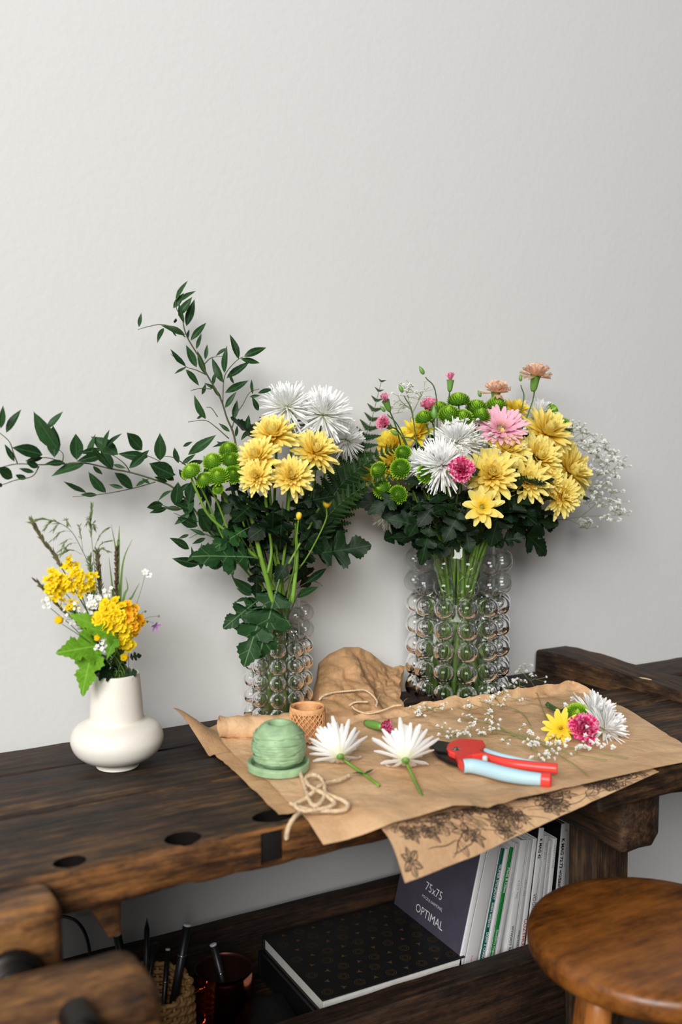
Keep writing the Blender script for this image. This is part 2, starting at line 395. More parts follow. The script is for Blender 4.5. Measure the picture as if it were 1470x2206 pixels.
M_['leaf'] = leaf_mat('chrysanthemum_leaf', srgb(20, 46, 24), srgb(42, 78, 38), srgb(96, 126, 80), .42, .18, .012, 4)
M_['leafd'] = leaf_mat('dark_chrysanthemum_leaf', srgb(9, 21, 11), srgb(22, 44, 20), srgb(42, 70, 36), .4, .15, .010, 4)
M_['ruscus'] = leaf_mat('ruscus_leaf', srgb(18, 40, 22), srgb(48, 80, 44), srgb(60, 92, 54), .34, .15, .02)
M_['fern'] = leaf_mat('fern_pinna', srgb(16, 36, 14), srgb(40, 70, 28), srgb(52, 80, 36), .45, .2, .03)
M_['maple'] = leaf_mat('bright_green_leaf', srgb(84, 138, 28), srgb(124, 178, 48), srgb(142, 188, 76), .5, .35, .022, 4)
M_['grass'] = leaf_mat('grass_blade', srgb(78, 108, 52), srgb(110, 140, 72), srgb(120, 148, 84), .5, .25, .05)
M_['seed'] = plain('brown_green_seed', srgb(98, 92, 60), .8, var=.3, scale=60)
M_['seedg'] = plain('green_seed', srgb(104, 124, 66), .75, var=.25, scale=60)
M_['seedb'] = plain('brown_seed_spike', srgb(84, 62, 44), .8, var=.3, scale=90, bump=.3)
M_['gyp'] = petal_mat('tiny_white_blossom', srgb(220, 228, 196), srgb(244, 244, 238), srgb(250, 250, 248), .3)
M_['jute'] = plain('jute_twine', srgb(208, 182, 148), .85, var=.2, scale=160, bump=.4)
M_['raffia'] = plain('green_paper_raffia', srgb(146, 176, 134), .55, var=.2, scale=70, bump=.35)
M_['meshroll'] = plain('peach_mesh_ribbon', srgb(214, 158, 106), .7, var=.15, scale=120)
M_['red'] = plain('red_plastic', srgb(228, 66, 58), .35, spec=.5)
M_['blue'] = plain('pale_blue_rubber', srgb(172, 204, 216), .5)
M_['steel'] = plain('bright_steel', srgb(190, 190, 192), .22, 1.0)
M_['blackblade'] = plain('black_coated_blade', srgb(24, 23, 24), .3, .3)
M_['black'] = plain('black_plastic', srgb(22, 22, 24), .4)
M_['copper'] = plain('polished_copper', srgb(196, 120, 92), .12, 1.0)
M_['copper_in'] = plain('dark_inner_copper', srgb(70, 44, 36), .4, .8)  # mug lining: darker, rougher copper than the outside
M_['wicker'] = plain('dried_wicker', srgb(150, 112, 66), .7, var=.3, scale=80)
M_['paperwhite'] = plain('white_page_edge', srgb(214, 212, 206), .7, var=.06, scale=80)
M_['spinewhite'] = plain('white_glossy_spine', srgb(224, 224, 224), .4, var=.02)
M_['spinegrey'] = plain('light_grey_spine', srgb(198, 196, 196), .45, var=.03)
M_['spineteal'] = plain('teal_spine', srgb(14, 84, 74), .4)
M_['spinegreen'] = plain('green_spine', srgb(22, 120, 50), .4)
M_['charcoal'] = plain('charcoal_slate_cover', srgb(74, 70, 84), .5, var=.1, scale=40)
M_['inkwhite'] = plain('white_print', srgb(228, 228, 230), .5)
M_['inkblack'] = plain('black_print', srgb(24, 24, 26), .5)
M_['inkgrey'] = plain('grey_print', srgb(140, 138, 138), .5)
M_['inkred'] = plain('red_print', srgb(190, 60, 46), .5)
M_['gold'] = plain('dull_gold_print', srgb(112, 86, 44), .45, .5)
M_['blackcover'] = plain('black_book_cover', srgb(18, 17, 17), .45)
M_['orangecard'] = plain('orange_card', srgb(236, 160, 40), .6)

# ------------------------------------------------------------------ setting
WALLY = 1.69
V, F = rbox((-2.6, WALLY, -.0), (4.2, WALLY + .12, 3.0), .002, 1.0)
props(part('wall_back', V, F, M_['wall'], smooth=False), 'off white painted plaster wall behind the workbench', None, None, 'structure')
fl = thing('floor', 'brown wooden plank floor under the workbench', None, (0.8, .4, 0)); fl['kind'] = 'structure'
for i in range(19):
    y0 = -1.6 + i * .172
    V, F = rbox((-2.6, y0, -.03), (4.2, min(y0 + .169, WALLY - .001), 0), .003, 3)
    part('floorboard', V, F, M_['floor'], fl, smooth=False)

# ------------------------------------------------------------------ workbench
TOP, TRAY, FRONT, STEP, BACK = .80, .785, 1.16, 1.45, 1.675
X0, X1 = -.16, 1.92
bench = thing('carpenter_workbench', 'old dark brown carpenter workbench with worn front edge, tool tray and vise', 'workbench', (.85, 1.4, 0))
def bpart(name, lo, hi, mat, r=.006, step=.05, amp=.002, ns=9, ea=.002, seed=0, parent=None, cutters=None):
    V, F = rbox(lo, hi, r, step, amp, ns, seed, ea)
    if cutters: V, F = cut(V, F, cutters)
    return part(name, V, F, M_[mat], parent or bench, smooth=not cutters)
# front plank with three dog holes and the square iron-lined notch in its front edge
holes = []; hole_c = []; M_['hole_shade'] = plain('painted_hole_shade', srgb(16, 12, 10), .8, spec=.1)  # shade inside the dog holes is painted near-black on their walls
for (px, py, wx, wy) in ((150, 1856, .020, .016), (394, 1806, .024, .019), (592, 1757, .032, .020)):
    c = at_z(px, py, TOP)
    V, F = lathe([(1, 0), (1, .09)], 14, cap_bottom=True, cap_top=True)
    hole_c.append((c.x, c.y, wx, wy)); holes.append(([Vector((c.x + v[0] * wx, c.y + v[1] * wy, TOP - .07 + v[2] * 1.4)) for v in V], F))
n0, n1 = at_y(562, 1800, FRONT).x, at_y(612, 1800, FRONT).x
V, F = rbox((n0, FRONT - .02, TOP - .048), (n1, FRONT + .012, TOP - .006), .001, 1)
holes.append((V, F))
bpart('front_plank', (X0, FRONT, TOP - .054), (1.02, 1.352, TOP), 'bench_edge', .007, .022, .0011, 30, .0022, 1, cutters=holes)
for p in list(bench.children):
    if p.name.startswith('front_plank'):
        me = p.data; me.materials.append(M_['bench']); me.materials.append(M_['hole_shade']); me.set_sharp_from_angle(angle=radians(38))
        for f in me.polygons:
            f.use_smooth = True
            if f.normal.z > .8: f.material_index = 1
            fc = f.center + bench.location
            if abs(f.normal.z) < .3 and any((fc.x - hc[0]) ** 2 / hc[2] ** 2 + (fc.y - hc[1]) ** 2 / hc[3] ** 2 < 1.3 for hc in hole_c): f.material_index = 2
V, F = rbox((n0 + .001, FRONT + .004, TOP - .047), (n1 - .001, FRONT + .011, TOP - .007), .002, .05)
part('iron_plate', V, F, M_['ironp'], bench)
bpart('front_plank', (1.022, 1.085, TOP - .05), (X1, 1.352, TOP - .003), 'bench', .006, .03, .0012, 24, .0022, 2)
bpart('plank', (X0, 1.356, TOP - .052), (X1, STEP, TOP - .001), 'bench', .004, .03, .0009, 24, .0014, 3)
bpart('tray_board', (X0, STEP + .002, TRAY - .03), (1.50, 1.56, TRAY), 'bench_dark', .004, .05, .001, 9, .001, 4)
bpart('tray_board', (X0, 1.562, TRAY - .03), (1.485, BACK, TRAY), 'bench_dark', .004, .05, .001, 9, .001, 5)
# raised cross block and boards at the right end of the tray
V, F = rbox((1.385, 1.30, TRAY - .004), (1.470, BACK, .832), .006, .03, .0014, 20, 6, .002)
V = [Vector((v.x + (BACK - v.y) * .16, v.y, v.z - max(0, 1.60 - v.y) * (.055 if v.z > .8 else 0))) for v in V]
part('cross_block', V, F, M_['bench_y'], bench)
for i, (a, b, z) in enumerate(((1.452, 1.555, .806), (1.33, 1.449, .803))):
    bpart('end_board', (1.515 + .02 * i, a, TRAY - .03), (X1, b, z), 'bench_dark', .006, .03, .001, 20, .002, 7 + i)
# pale chip in the cross block
c0 = at_z(1362, 1459, .8205); c1 = at_z(1408, 1466, .8205)
V, F = [], []
pth = smooth_path([c0, c0.lerp(c1, .5) + Vector((.004, -.002, .0006)), c1], 5)
tube(pth, lambda t: .0048 * sin(pi * (t * .9 + .05)) , 6, V, F, sx=.3, up=ZUP)
part('splinter_scar', V, F, plain('pale_bare_wood', srgb(214, 184, 142), .7), bench)
# legs, cross log, stretcher, shelf
bpart('leg', (1.141, 1.220, 0), (1.221, 1.283, TOP - .052), 'bench_z', .005, .05, .0008, 12, .0015, 12)
bpart('leg', (1.141, 1.585, 0), (1.221, 1.65, TRAY - .03), 'bench_z', .005, .05, .0008, 9, .0015, 13)
bpart('leg', (-.12, 1.220, 0), (-.04, 1.283, TOP - .054), 'bench_z', .005, .06, .0008, 9, .0015, 14)
bpart('leg', (-.12, 1.585, 0), (-.04, 1.65, TRAY - .03), 'bench_z', .005, .06, .0008, 9, .0015, 15)
# cross log: squared, rounded beam carried by the right leg, near end chamfered
V, F = rbox((1.105, 1.118, .655), (1.205, 1.56, .7475), .013, .025, .0012, 18, 19, .002)
V = [Vector((v.x, v.y + (max(0, v.x - 1.175) * .8 if v.y < 1.3 else 0), v.z + (max(0, v.x - 1.175) * .5 if v.z < .69 else 0))) for v in V]
part('cross_log', V, F, M_['bench_y'], bench)
bpart('front_stretcher', (-.12, 1.286, .295), (1.225, 1.331, .4165), 'bench_dark', .004, .05, .0006, 9, .0015, 16)
bpart('back_rail', (-.12, 1.605, .30), (1.14, 1.64, .432), 'bench_dark', .004, .05, .0006, 9, .0015, 17)
for i in range(3):
    bpart('shelf_board', (-.12, 1.334 + i * .0905, .318), (1.225, 1.4225 + i * .0905, .335), 'bench_dark', .002, .1, .0004, 9, .0005, 18 + i)
# vise on the left: fixed block, guide, moving jaw, screws
bpart('vise_block', (X0, 1.085, .695), (.25, 1.158, .797), 'jaw', .014, .03, .002, 12, .003, 21)
V, F = rbox((.296, 1.178, .694), (.340, 1.236, .746), .005, .012, .0012, 20, 22, .002)
V = [Vector((v.x + (.746 - v.z) * .55 * (.340 - v.x) / .044, v.y, v.z)) for v in V]
part('vise_guide', V, F, M_['jaw'], bench)
V, F = rbox((X0, .925, .585), (.312, 1.035, .768), .026, .03, .002, 12, 23, .002)
part('vise_jaw', V, F, M_['jaw'], bench)
V, F = [], []
for i in range(0, 1):
    pth = [Vector((.188, 1.02 + k * .0018, .735)) for k in range(40)]
    tube(pth, lambda t: .0235 + .0022 * sin(t * 2 * pi * 7), 16, V, F)
scr = part('vise_screw', V, F, M_['iron'], bench)
V, F = lathe([(.0, 0), (.018, 0), (.03, .004), (.034, .010), (.03, .016), (.02, .018)], 18)
M = Matrix.Translation((.188, 1.078, .735)) @ Matrix.Rotation(pi / 2, 4, 'X')
part('screw_collar', xform(V, M), F, M_['iron'], scr)
kn = at_y(165, 2190, .925)
V, F = [], []
tube([Vector((kn.x, .93 - k * .006, kn.z)) for k in range(9)], lambda t: .017 * (1 if t < .8 else sqrt(max(.05, 1 - ((t - .8) / .21) ** 2))), 14, V, F)
part('screw_head', V, F, M_['iron'], bench)

# ------------------------------------------------------------------ stool
SC = Vector((.985, .936, .652)); SR = .166
stool = thing('round_stool', 'round honey brown wooden stool in the foreground', 'stool', (SC.x, SC.y, 0))
V, F = lathe([(.0, 0), (SR - .012, 0), (SR - .003, .006), (SR, .014), (SR, .026), (SR - .003, .033), (SR - .010, .037), (SR - .03, .0385), (0, .0385)], 72, (SC.x, SC.y, SC.z - .0385))
part('seat', V, F, M_['stool'], stool)
for k in range(4):
    a = radians(4 + 90 * k)
    d = Vector((cos(a), sin(a), 0)); V, F = [], []
    p0 = Vector((SC.x, SC.y, SC.z - .032)) + d * .098; p1 = Vector((SC.x, SC.y, 0)) + d * .165
    tube([p0.lerp(p1, i / 10) for i in range(11)], lambda t: .0165 + .006 * sin(pi * t) - .003 * t, 14, V, F)
    part('leg', V, F, M_['stool_z'], stool)
for h, s in ((.30, 0), (.22, 1)):
    for k in (s, s + 2):
        a = radians(4 + 90 * k); b = radians(4 + 90 * (k + 1)); t = 1 - h / SC.z; rr = .098 + (.165 - .098) * t
        V, F = [], []
        tube([Vector((SC.x + cos(q) * rr, SC.y + sin(q) * rr, h)) for q in (a, b)], .010, 10, V, F)
        part('rung', V, F, M_['stool_z'], stool)

# ------------------------------------------------------------------ lower shelf: magazines, books, mug, basket
SH = .335
def rot_about(M, P): return Matrix.Translation(P) @ M @ Matrix.Translation(-Vector(P))
MAGY = 1.358
def magazine(name, label, xb, th, lean, h, dpt, mspine, texts=(), cover=None, y=MAGY, covertexts=(), group='magazines standing on the bench shelf'):
    """bottom-left corner at xb on the shelf, leaning right by lean degrees"""
    o = Vector((xb, y, SH + .002 + th * sin(radians(lean)) * 0))
    R = Matrix.Rotation(radians(lean), 4, 'Y')
    root = thing(name, label, 'magazine', o, group)
    def P(V): return [o + (R @ Vector(v)) + Vector((0, 0, th * sin(radians(lean)))) for v in V]
    sp, fsp = rbox((0, 0, 0), (th, .0035, h), .0012, .2)
    part('spine', P(sp), fsp, M_[mspine], root)
    for nm, a, b in (('front_cover', 0, .0012), ('back_cover', th - .0012, th)):
        V, F = rbox((a, .0036, 0), (b, dpt, h), .0004, .2)
        part(nm, P(V), F, M_[cover or mspine], root, smooth=False)
    V, F = rbox((.0013, .0036, .002), (th - .0013, dpt - .002, h - .002), .0003, .2)
    part('pages', P(V), F, M_['paperwhite'], root, smooth=False)
    for body, size, frac, mt, bold in texts:
        me = text_mesh(body, size, M_[mt], bold)
        A = Matrix(((0, 1, 0, 0), (0, 0, -1, 0), (-1, 0, 0, 0), (0, 0, 0, 1)))   # text x -> -z, text y -> +x, normal -> -y
        Mw = Matrix.Translation(o + Vector((0, 0, th * sin(radians(lean))))) @ R @ Matrix.Translation((th / 2, -.0004, h * frac)) @ A
        inst('spine_print', me, Mw, root)
    for body, size, yy, zz, mt, bold in covertexts:
        me = text_mesh(body, size, M_[mt], bold)
        A = Matrix(((0, 0, -1, 0), (-1, 0, 0, 0), (0, 1, 0, 0), (0, 0, 0, 1)))   # text x -> -y, text y -> z, normal -> -x
        Mw = Matrix.Translation(o + Vector((0, 0, th * sin(radians(lean))))) @ R @ Matrix.Translation((-.0004, yy, zz)) @ A
        inst('cover_print', me, Mw, root)
    return root
mags = [
 ('packaged_canvas', 'dark charcoal flat package lettered 75x75 and OPTIMAL with white edge', (991, 13), 13.5, .300, .215, 'spinewhite', [], 'charcoal',
  [('75x75', .0215, .132, .143, 'inkwhite', 0), ('POCZUJ HARMONIĘ', .0070, .136, .123, 'inkwhite', 0), ('OPTIMAL', .0212, .148, .097, 'inkwhite', 0)]),
 ('thick_catalogue', 'thickest light grey spine, next to the charcoal package', (1005, 31), 13.3, .30, .21, 'spinegrey', [('Ewelina', .005, .23, 'inkred', 0)]),
 ('magazine', 'slim magazine with dark teal spine lettered in white', (1038, 9), 12.5, .262, .20, 'spineteal', [('NUMER SPECJALNY  dobre wnętrza', .0072, .89, 'inkwhite', .0001), ('DOMY Z CHARAKTEREM W POLSCE', .0064, .42, 'inkwhite', .0001)]),
 ('magazine', 'slim plain white magazine between the teal and green spines', (1049, 9), 12, .263, .20, 'spinewhite'),
 ('magazine', 'slim magazine with bright green spine lettered in white', (1060, 9), 11.8, .264, .20, 'spinegreen', [('Moda & Chaos', .0074, .86, 'inkwhite', .0001), ('Szczęśliwy magazyn o domu', .0062, .42, 'inkwhite', 0)]),
 ('magazine', 'slim pale grey magazine right of the bright green spine', (1071, 10), 11.5, .281, .20, 'spinegrey', [('wiosna 2012', .0055, .8, 'inkgrey', 0)]),
 ('magazine', 'broad white spine right of the dark gap between the magazines', (1092, 17), 8.5, .289, .205, 'spinewhite', [('4.2012  MAJ', .0065, .72, 'inkgrey', 0), ('WYWIADY RENATA & WIEJSKA', .0072, .40, 'inkblack', .0001)]),
 ('magazine', 'white magazine whose spine carries two stacked lines of small black print', (1111, 9), 8.2, .291, .205, 'spinegrey', [('4.2013  MAJ', .006, .72, 'inkgrey', 0), ('WNĘTRZA PEŁNE KOLORÓW & WZORÓW', .0058, .36, 'inkblack', 0)]),
 ('magazine', 'white magazine with faded red lettering beside the stool seat', (1122, 11), 7.5, .285, .205, 'spinewhite', [('COZYHOME', .011, .43, 'inkred', .0001)]),
 ('magazine', 'white magazine lettered K MAG 42 at its top', (1135, 13), 7.0, .318, .205, 'spinewhite', [('K MAG 42', .0082, .93, 'inkblack', .0003), ('VOGUE', .010, .56, 'inkblack', 0)]),
 ('magazine', 'slim grey white magazine lettered MAY 2013', (1150, 11), 6.5, .302, .205, 'spinegrey', [('MAY 2013', .007, .95, 'inkgrey', 0)]),
 ('magazine', 'slim grey magazine right of the one lettered MAY 2013', (1161, 9), 6.2, .292, .205, 'spinegrey', [('WNĘTRZE I STYL', .0062, .95, 'inkgrey', 0)]),
 ('magazine', 'white magazine left of the black gap beside the bench leg', (1171, 11), 6, .294, .205, 'spinewhite', [('KREATYWNIE', .0068, .95, 'inkgrey', 0)]),
 ('magazine', 'tallest white magazine lettered K MAG 72.73 in bold black', (1191, 11), 4.8, .324, .22, 'spinewhite', [('K MAG 72.73 grudzień-styczeń', .0098, .90, 'inkblack', .0003)]),
 ('magazine', 'light grey magazine against the bench leg, rightmost of the row', (1203, 9), 3.6, .305, .20, 'spinegrey', [('magazyn o modzie', .005, .88, 'inkgrey', 0)]),
]
TOPS = [None, None, 1826, 1827, 1824, 1815, 1810, 1808, 1806, 1784, 1800, 1810, 1806, 1775, 1790]
ybase = lambda px: 2034 - (px - 1140) * .255
for mi, m in enumerate(mags):
    name, label, (px, wpx), lean, h, dpt, ms = m[:7]
    P = at_y(px, ybase(px), MAGY); th = wpx / FPX * depth(P) / .98 * 1.02
    xb = P.x - (P.z - SH) * math.tan(radians(lean))
    if TOPS[mi]: h = (at_y(px + (ybase(px) - TOPS[mi]) * math.tan(radians(lean)) * 1.05, TOPS[mi], MAGY).z - SH - .003) / cos(radians(lean))
    magazine(name, label, xb, th - .0006, lean, h, dpt, ms, m[7] if len(m) > 7 else (), m[8] if len(m) > 8 else ('spinewhite' if 'K MAG' not in label else 'blackcover'), covertexts=m[9] if len(m) > 9 else ())

def book(name, label, x0, x1, y0, y1, z0, z1, cover, rotz=0.0, cat='book', pages='paperwhite'):
    c = Vector(((x0 + x1) / 2, (y0 + y1) / 2, z0)); root = thing(name, label, cat, c)
    R = rot_about(Matrix.Rotation(rotz, 4, 'Z'), c)
    for nm, a, b, i, mt in (('back_cover', z0, z0 + .0025, 0, cover), ('pages', z0 + .0026, z1 - .0026, .004, pages), ('front_cover', z1 - .0025, z1, 0, cover)):
        V, F = rbox((x0 + i, y0 + i, a), (x1 - i, y1 - (0.003 if nm == 'pages' else 0), b), .001, .3)
        part(nm, xform(V, R), F, M_[mt], root, smooth=False)
    V, F = rbox((x0, y1 - .0026, z0 + .0026), (x1, y1, z1 - .0026), .0005, .3)
    part('spine', xform(V, R), F, M_[cover], root, smooth=False)
    return root, R
book('black_box_file', 'flat black box lying underneath the patterned black book', .702, .984, 1.350, 1.588, SH + .001, SH + .049, 'blackcover', cat='box', pages='blackcover')
bk, R = book('patterned_book', 'large black hardcover with faint gold ornaments and white page edges', .708, .982, 1.354, 1.583, SH + .050, SH + .077, 'blackcover')
zc = SH + .0773
V, F = [], []; k = 0
for i in range(9):
    for j in range(8):
        cx = .726 + i * .0298 + (j % 2) * .0146; cy = 1.371 + j * .0277
        if cx > .972: continue
        if (i + j) % 2 == 0:
            for rr in (.0085, .005):
                n = 14; o = len(V)
                for q in range(n):
                    a = 2 * pi * q / n; w_ = .0005 if q % 2 else .0009
                    V.append((cx + cos(a) * rr, cy + sin(a) * rr, zc)); V.append((cx + cos(a) * (rr + w_), cy + sin(a) * (rr + w_), zc))
                for q in range(n): F.append((o + 2 * q, o + 2 * q + 1, o + (2 * q + 3) % (2 * n), o + (2 * q + 2) % (2 * n)))
        else:
            a0 = rnd.random() * 6; o = len(V)
            for q in range(6): rr = .006 if q % 2 else .0022; V.append((cx + cos(a0 + q * pi / 3) * rr, cy + sin(a0 + q * pi / 3) * rr, zc))
            F.append(tuple(range(o, o + 6)))
part('gold_ornament', V, F, M_['gold'], bk, smooth=False)
root, R = book('black_notebook', 'small black notebook with a gold edge line left of the patterned book', .601, .696, 1.36, 1.50, SH + .001, SH + .019, 'blackcover', radians(-7), 'notebook', 'blackcover')
V, F = rbox((.603, 1.362, SH + .0191), (.694, 1.3632, SH + .0196), .0001, .3)
part('gold_line', xform(V, R), F, M_['gold'], root, smooth=False)

# copper mug
mc = Vector((.588, 1.468, SH + .001))
mug = thing('copper_mug', 'polished copper mug with a dark interior on the shelf', 'mug', mc)
prof = [(0, 0), (.034, 0), (.040, .006), (.047, .030), (.0505, .055), (.050, .078), (.0465, .100), (.0455, .106), (.0462, .1075)]
V, F = lathe(prof, 48, mc); part('body', V, F, M_['copper'], mug)
V, F = lathe([(.0462, .1075), (.0448, .1070), (.0452, .10), (.0488, .078), (.049, .055), (.045, .03), (.036, .008), (0, .008)], 48, mc); part('lining', V, F, M_['copper_in'], mug)
V, F = [], []
ha = radians(200); hd = Vector((cos(ha), sin(ha), 0))
tube(smooth_path([mc + hd * .047 + ZUP * .09, mc + hd * .072 + ZUP * .088, mc + hd * .08 + ZUP * .06, mc + hd * .066 + ZUP * .032, mc + hd * .046 + ZUP * .03], 6), .0045, 8, V, F, sy=1.6); part('handle', V, F, M_['copper'], mug)

# wicker basket: stakes and woven rows
bc = Vector((.452, 1.452, SH + .001)); BR, BH = .068, .123
bas = thing('wicker_basket', 'small round woven wicker basket holding pens behind the vise', 'basket', bc)
NS = 26
rows = int(BH / .0068)
for r_ in range(rows):
    V, F = [], []; z = .004 + r_ * .0068
    pts = []
    for q in range(NS * 4):
        a = 2 * pi * q / (NS * 4); rr = BR + .0034 * cos(NS / 2 * a + pi * (r_ % 2)) + .004 * sin(pi * r_ / rows)
        pts.append(bc + Vector((cos(a) * rr, sin(a) * rr, z)))
    pts.append(pts[0]); tube(pts, .0036, 6, V, F, cap=False); part('woven_row', V, F, M_['wicker'], bas)
for q in range(NS):
    a = 2 * pi * (q + .0) / NS; V, F = [], []
    tube([bc + Vector((cos(a) * BR, sin(a) * BR, .002)), bc + Vector((cos(a) * (BR + .004), sin(a) * (BR + .004), BH * .5)), bc + Vector((cos(a) * BR, sin(a) * BR, BH))], .0026, 5, V, F)
    part('stake', V, F, M_['wicker'], bas)
V, F = lathe([(0, .002), (BR, .002), (BR, .005), (0, .005)], 30, bc); part('base', V, F, M_['wicker'], bas)

# pens and markers in the basket and the mug
def pen(name, label, tip_px, Y, foot, r, kind, cat='pen'):
    T = at_y(tip_px[0], tip_px[1], Y); B = Vector(foot); root = thing(name, label, cat, B)
    V, F = [], []
    d = (T - B).normalized(); L = (T - B).length
    if kind == 'pencil':
        tube([B, T - d * .018], r, 6, V, F); part('shaft', V, F, M_['black'], root)
        V, F = [], []; tube([T - d * .0179, T - d * .004, T], [r, r * .25, r * .05], 6, V, F); part('point', V, F, M_['black'], root)
    else:
        tube([B, T - d * .003], r, 12, V, F); part('barrel', V, F, M_['black'], root)
        V, F = [], []; tube([T - d * .0029, T - d * .0005, T], [r * .98, r * .95, r * .6], 12, V, F); part('end_cap', V, F, M_['spinegrey'] if kind == 'cap' else M_['black'], root)
        V, F = [], []; tube([T - d * .05, T - d * .048], r * 1.06, 12, V, F); part('ring', V, F, M_['steel'], root)
    return root
pen('marker', 'black marker with pale end leaning left behind the vise jaw', (252, 2010), 1.463, (.445, 1.455, SH + .012), .0065, 'cap', 'marker')
pen('pencil', 'sharpened black pencil with its point up in the basket', (317, 1977), 1.483, (.455, 1.468, SH + .012), .0042, 'pencil', 'pencil')
pen('marker', 'black marker with pale end standing upright right of the pencil', (404, 1990), 1.463, (.485, 1.455, SH + .012), .0068, 'cap', 'marker')
pen('ballpoint_pen', 'short dark pen with a glint low in the basket', (362, 2043), 1.483, (.47, 1.44, SH + .012), .004, 'cap', 'pen')
pen('pencil', 'blunt black pencil low beside the sharpened one in the basket', (336, 2030), 1.494, (.44, 1.47, SH + .012), .004, 'plain', 'pencil')
pen('marker', 'black marker with pale end resting in the copper mug', (459, 2033), 1.478, (.60, 1.455, SH + .012), .006, 'cap', 'marker')
# cable and orange card
V, F = [], []
tube(smooth_path([at_y(118, 1978, 1.66), at_y(140, 1975, 1.64), at_y(165, 1985, 1.62), at_y(185, 2015, 1.60), at_y(196, 2070, 1.58), at_y(200, 2150, 1.57)], 6), .0028, 8, V, F)
props(part('power_cable', V, F, M_['black']), 'thin black cable curving down the wall behind the vise', 'cable')
c = [at_y(822, 1909, 1.63), at_y(829, 1920, 1.62), at_y(842, 1929, 1.61), at_y(862, 1930, 1.60), at_y(864, 1915, 1.61)]
V = [p for p in c] + [p + Vector((0, .0012, .0008)) for p in c]
F = [(4, 3, 2, 1, 0), (5, 6, 7, 8, 9)] + [(i, (i + 1) % 5, 5 + (i + 1) % 5, 5 + i) for i in range(5)]
props(part('orange_card', V, F, M_['orangecard'], smooth=False), 'orange card corner sticking out behind the charcoal package', 'card')

# ------------------------------------------------------------------ plant part meshes (shared)
def petal(L, W, n, prof, cup=.25, bend=0.0, twist=0.0, zig=0.0, rg=None):
    """3-column strip along +x; returns verts, uvs, rows"""
    V, U = [], []; x = z = 0.0; a = 0.0; ds = L / n
    for i in range(n + 1):
        t = i / n; wv = W * prof(t) / 2
        for j, s in enumerate((-1, 0, 1)):
            zz = z + (0 if s == 0 else cup * wv); xx = x
            if zig and i == n: xx += zig * L * (rg.random() - .5); zz += zig * L * (rg.random() - .5)
            V.append(Vector((xx, s * wv, zz))); U.append((.5 + s * .5, t))
        a = bend * (t + .5 / n); x += ds * cos(a); z += ds * sin(a)
    if twist: V = [Matrix.Rotation(twist * (v.x / L), 3, 'X') @ v for v in V]
    return V, U, n
def bloom(items, extra=None):
    """items: list of (petalV, petalU, n, r0, z0, elev, az)"""
    V, F, UV = [], [], []
    for pv, pu, n, r0, z0, el, az in items:
        o = len(V); R = Matrix.Rotation(az, 3, 'Z') @ Matrix.Rotation(-el, 3, 'Y'); off = Matrix.Rotation(az, 3, 'Z') @ Vector((r0, 0, z0))
        for p in pv: V.append(R @ p + off)
        UV.extend(pu)
        for i in range(n):
            for j in range(2):
                a = o + i * 3 + j; F.append((a, a + 1, a + 4, a + 3))
    return V, F, UV
GA = 2.399963
spoon = lambda t: .30 + .70 * sin(pi * min(1, .10 + t * .62)) if t < .8 else (.82 if t < .97 else .34)
oval = lambda t: max(.1, sin(pi * (.08 + .87 * t)) ** .6)
needle = lambda t: .62 + .25 * t if t < .9 else .40
fanp = lambda t: .18 + .82 * t ** 1.1

def mk_mum(seed, N=116, W=.205, e0=-8, e1=80, name='mum', mat='yellow', inner=.42, jit=.12, bend=.25, prof=spoon, cup=.5, n=6):
    rg = random.Random(seed); it = []
    for i in range(N):
        f = i / (N - 1); L = (1 - (1 - inner) * f ** .9) * (1 + (rg.random() - .5) * 2 * jit)
        el = radians(e0 + (e1 - e0) * f ** .95 + (rg.random() - .5) * 16)
        pv, pu, k = petal(L * .93, W * (1 - .3 * f) * (.85 + .3 * rg.random()), n, prof, cup, bend * (.4 + f * 2.2), (rg.random() - .5) * .5)
        it.append((pv, pu, k, .07 * (1 - f), .10 * f, el, i * GA + (rg.random() - .5) * .25))
    V, F, UV = bloom(it); return mesh(name, V, F, M_[mat], UV)
def mk_daisy(seed, mat='yellow', N=(13, 10), W=.32):
    rg = random.Random(seed); it = []
    for ring, n in enumerate(N):
        for i in range(n):
            L = (1 - .18 * ring) * (1 + (rg.random() - .5) * .15)
            pv, pu, k = petal(L, W * (.85 + .3 * rg.random()), 6, oval, .3, .12 + .1 * rg.random(), (rg.random() - .5) * .5)
            it.append((pv, pu, k, .10, .03 * ring, radians(4 + 16 * ring + rg.random() * 10), 2 * pi * (i + .5 * ring) / n + (rg.random() - .5) * .2))
    for i in range(22):
        f = i / 22; pv, pu, k = petal(.26 - .1 * f, .08, 2, oval, .3, .5)
        it.append((pv, pu, k, .10 * (1 - f), .05, radians(45 + 45 * f), i * GA))
    V, F, UV = bloom(it); return mesh('daisy', V, F, M_[mat], UV)
def mk_spider(seed, N=270, e0=-34, e1=88, mat='white', W=.076, bend=.35):
    rg = random.Random(seed); it = []
    for i in range(N):
        f = i / (N - 1); L = (1 - .32 * f) * (.84 + .30 * rg.random())
        el = radians(e0 + (e1 - e0) * f + (rg.random() - .5) * 24)
        pv, pu, k = petal(L, W * (.8 + .4 * rg.random()), 5, needle, .8, bend * (rg.random() * 1.6 - .2), (rg.random() - .5) * .8)
        it.append((pv, pu, k, .06 * (1 - f), .08 * f, el, i * GA + rg.random() * .3))
    V, F, UV = bloom(it); return mesh('spider', V, F, M_[mat], UV)
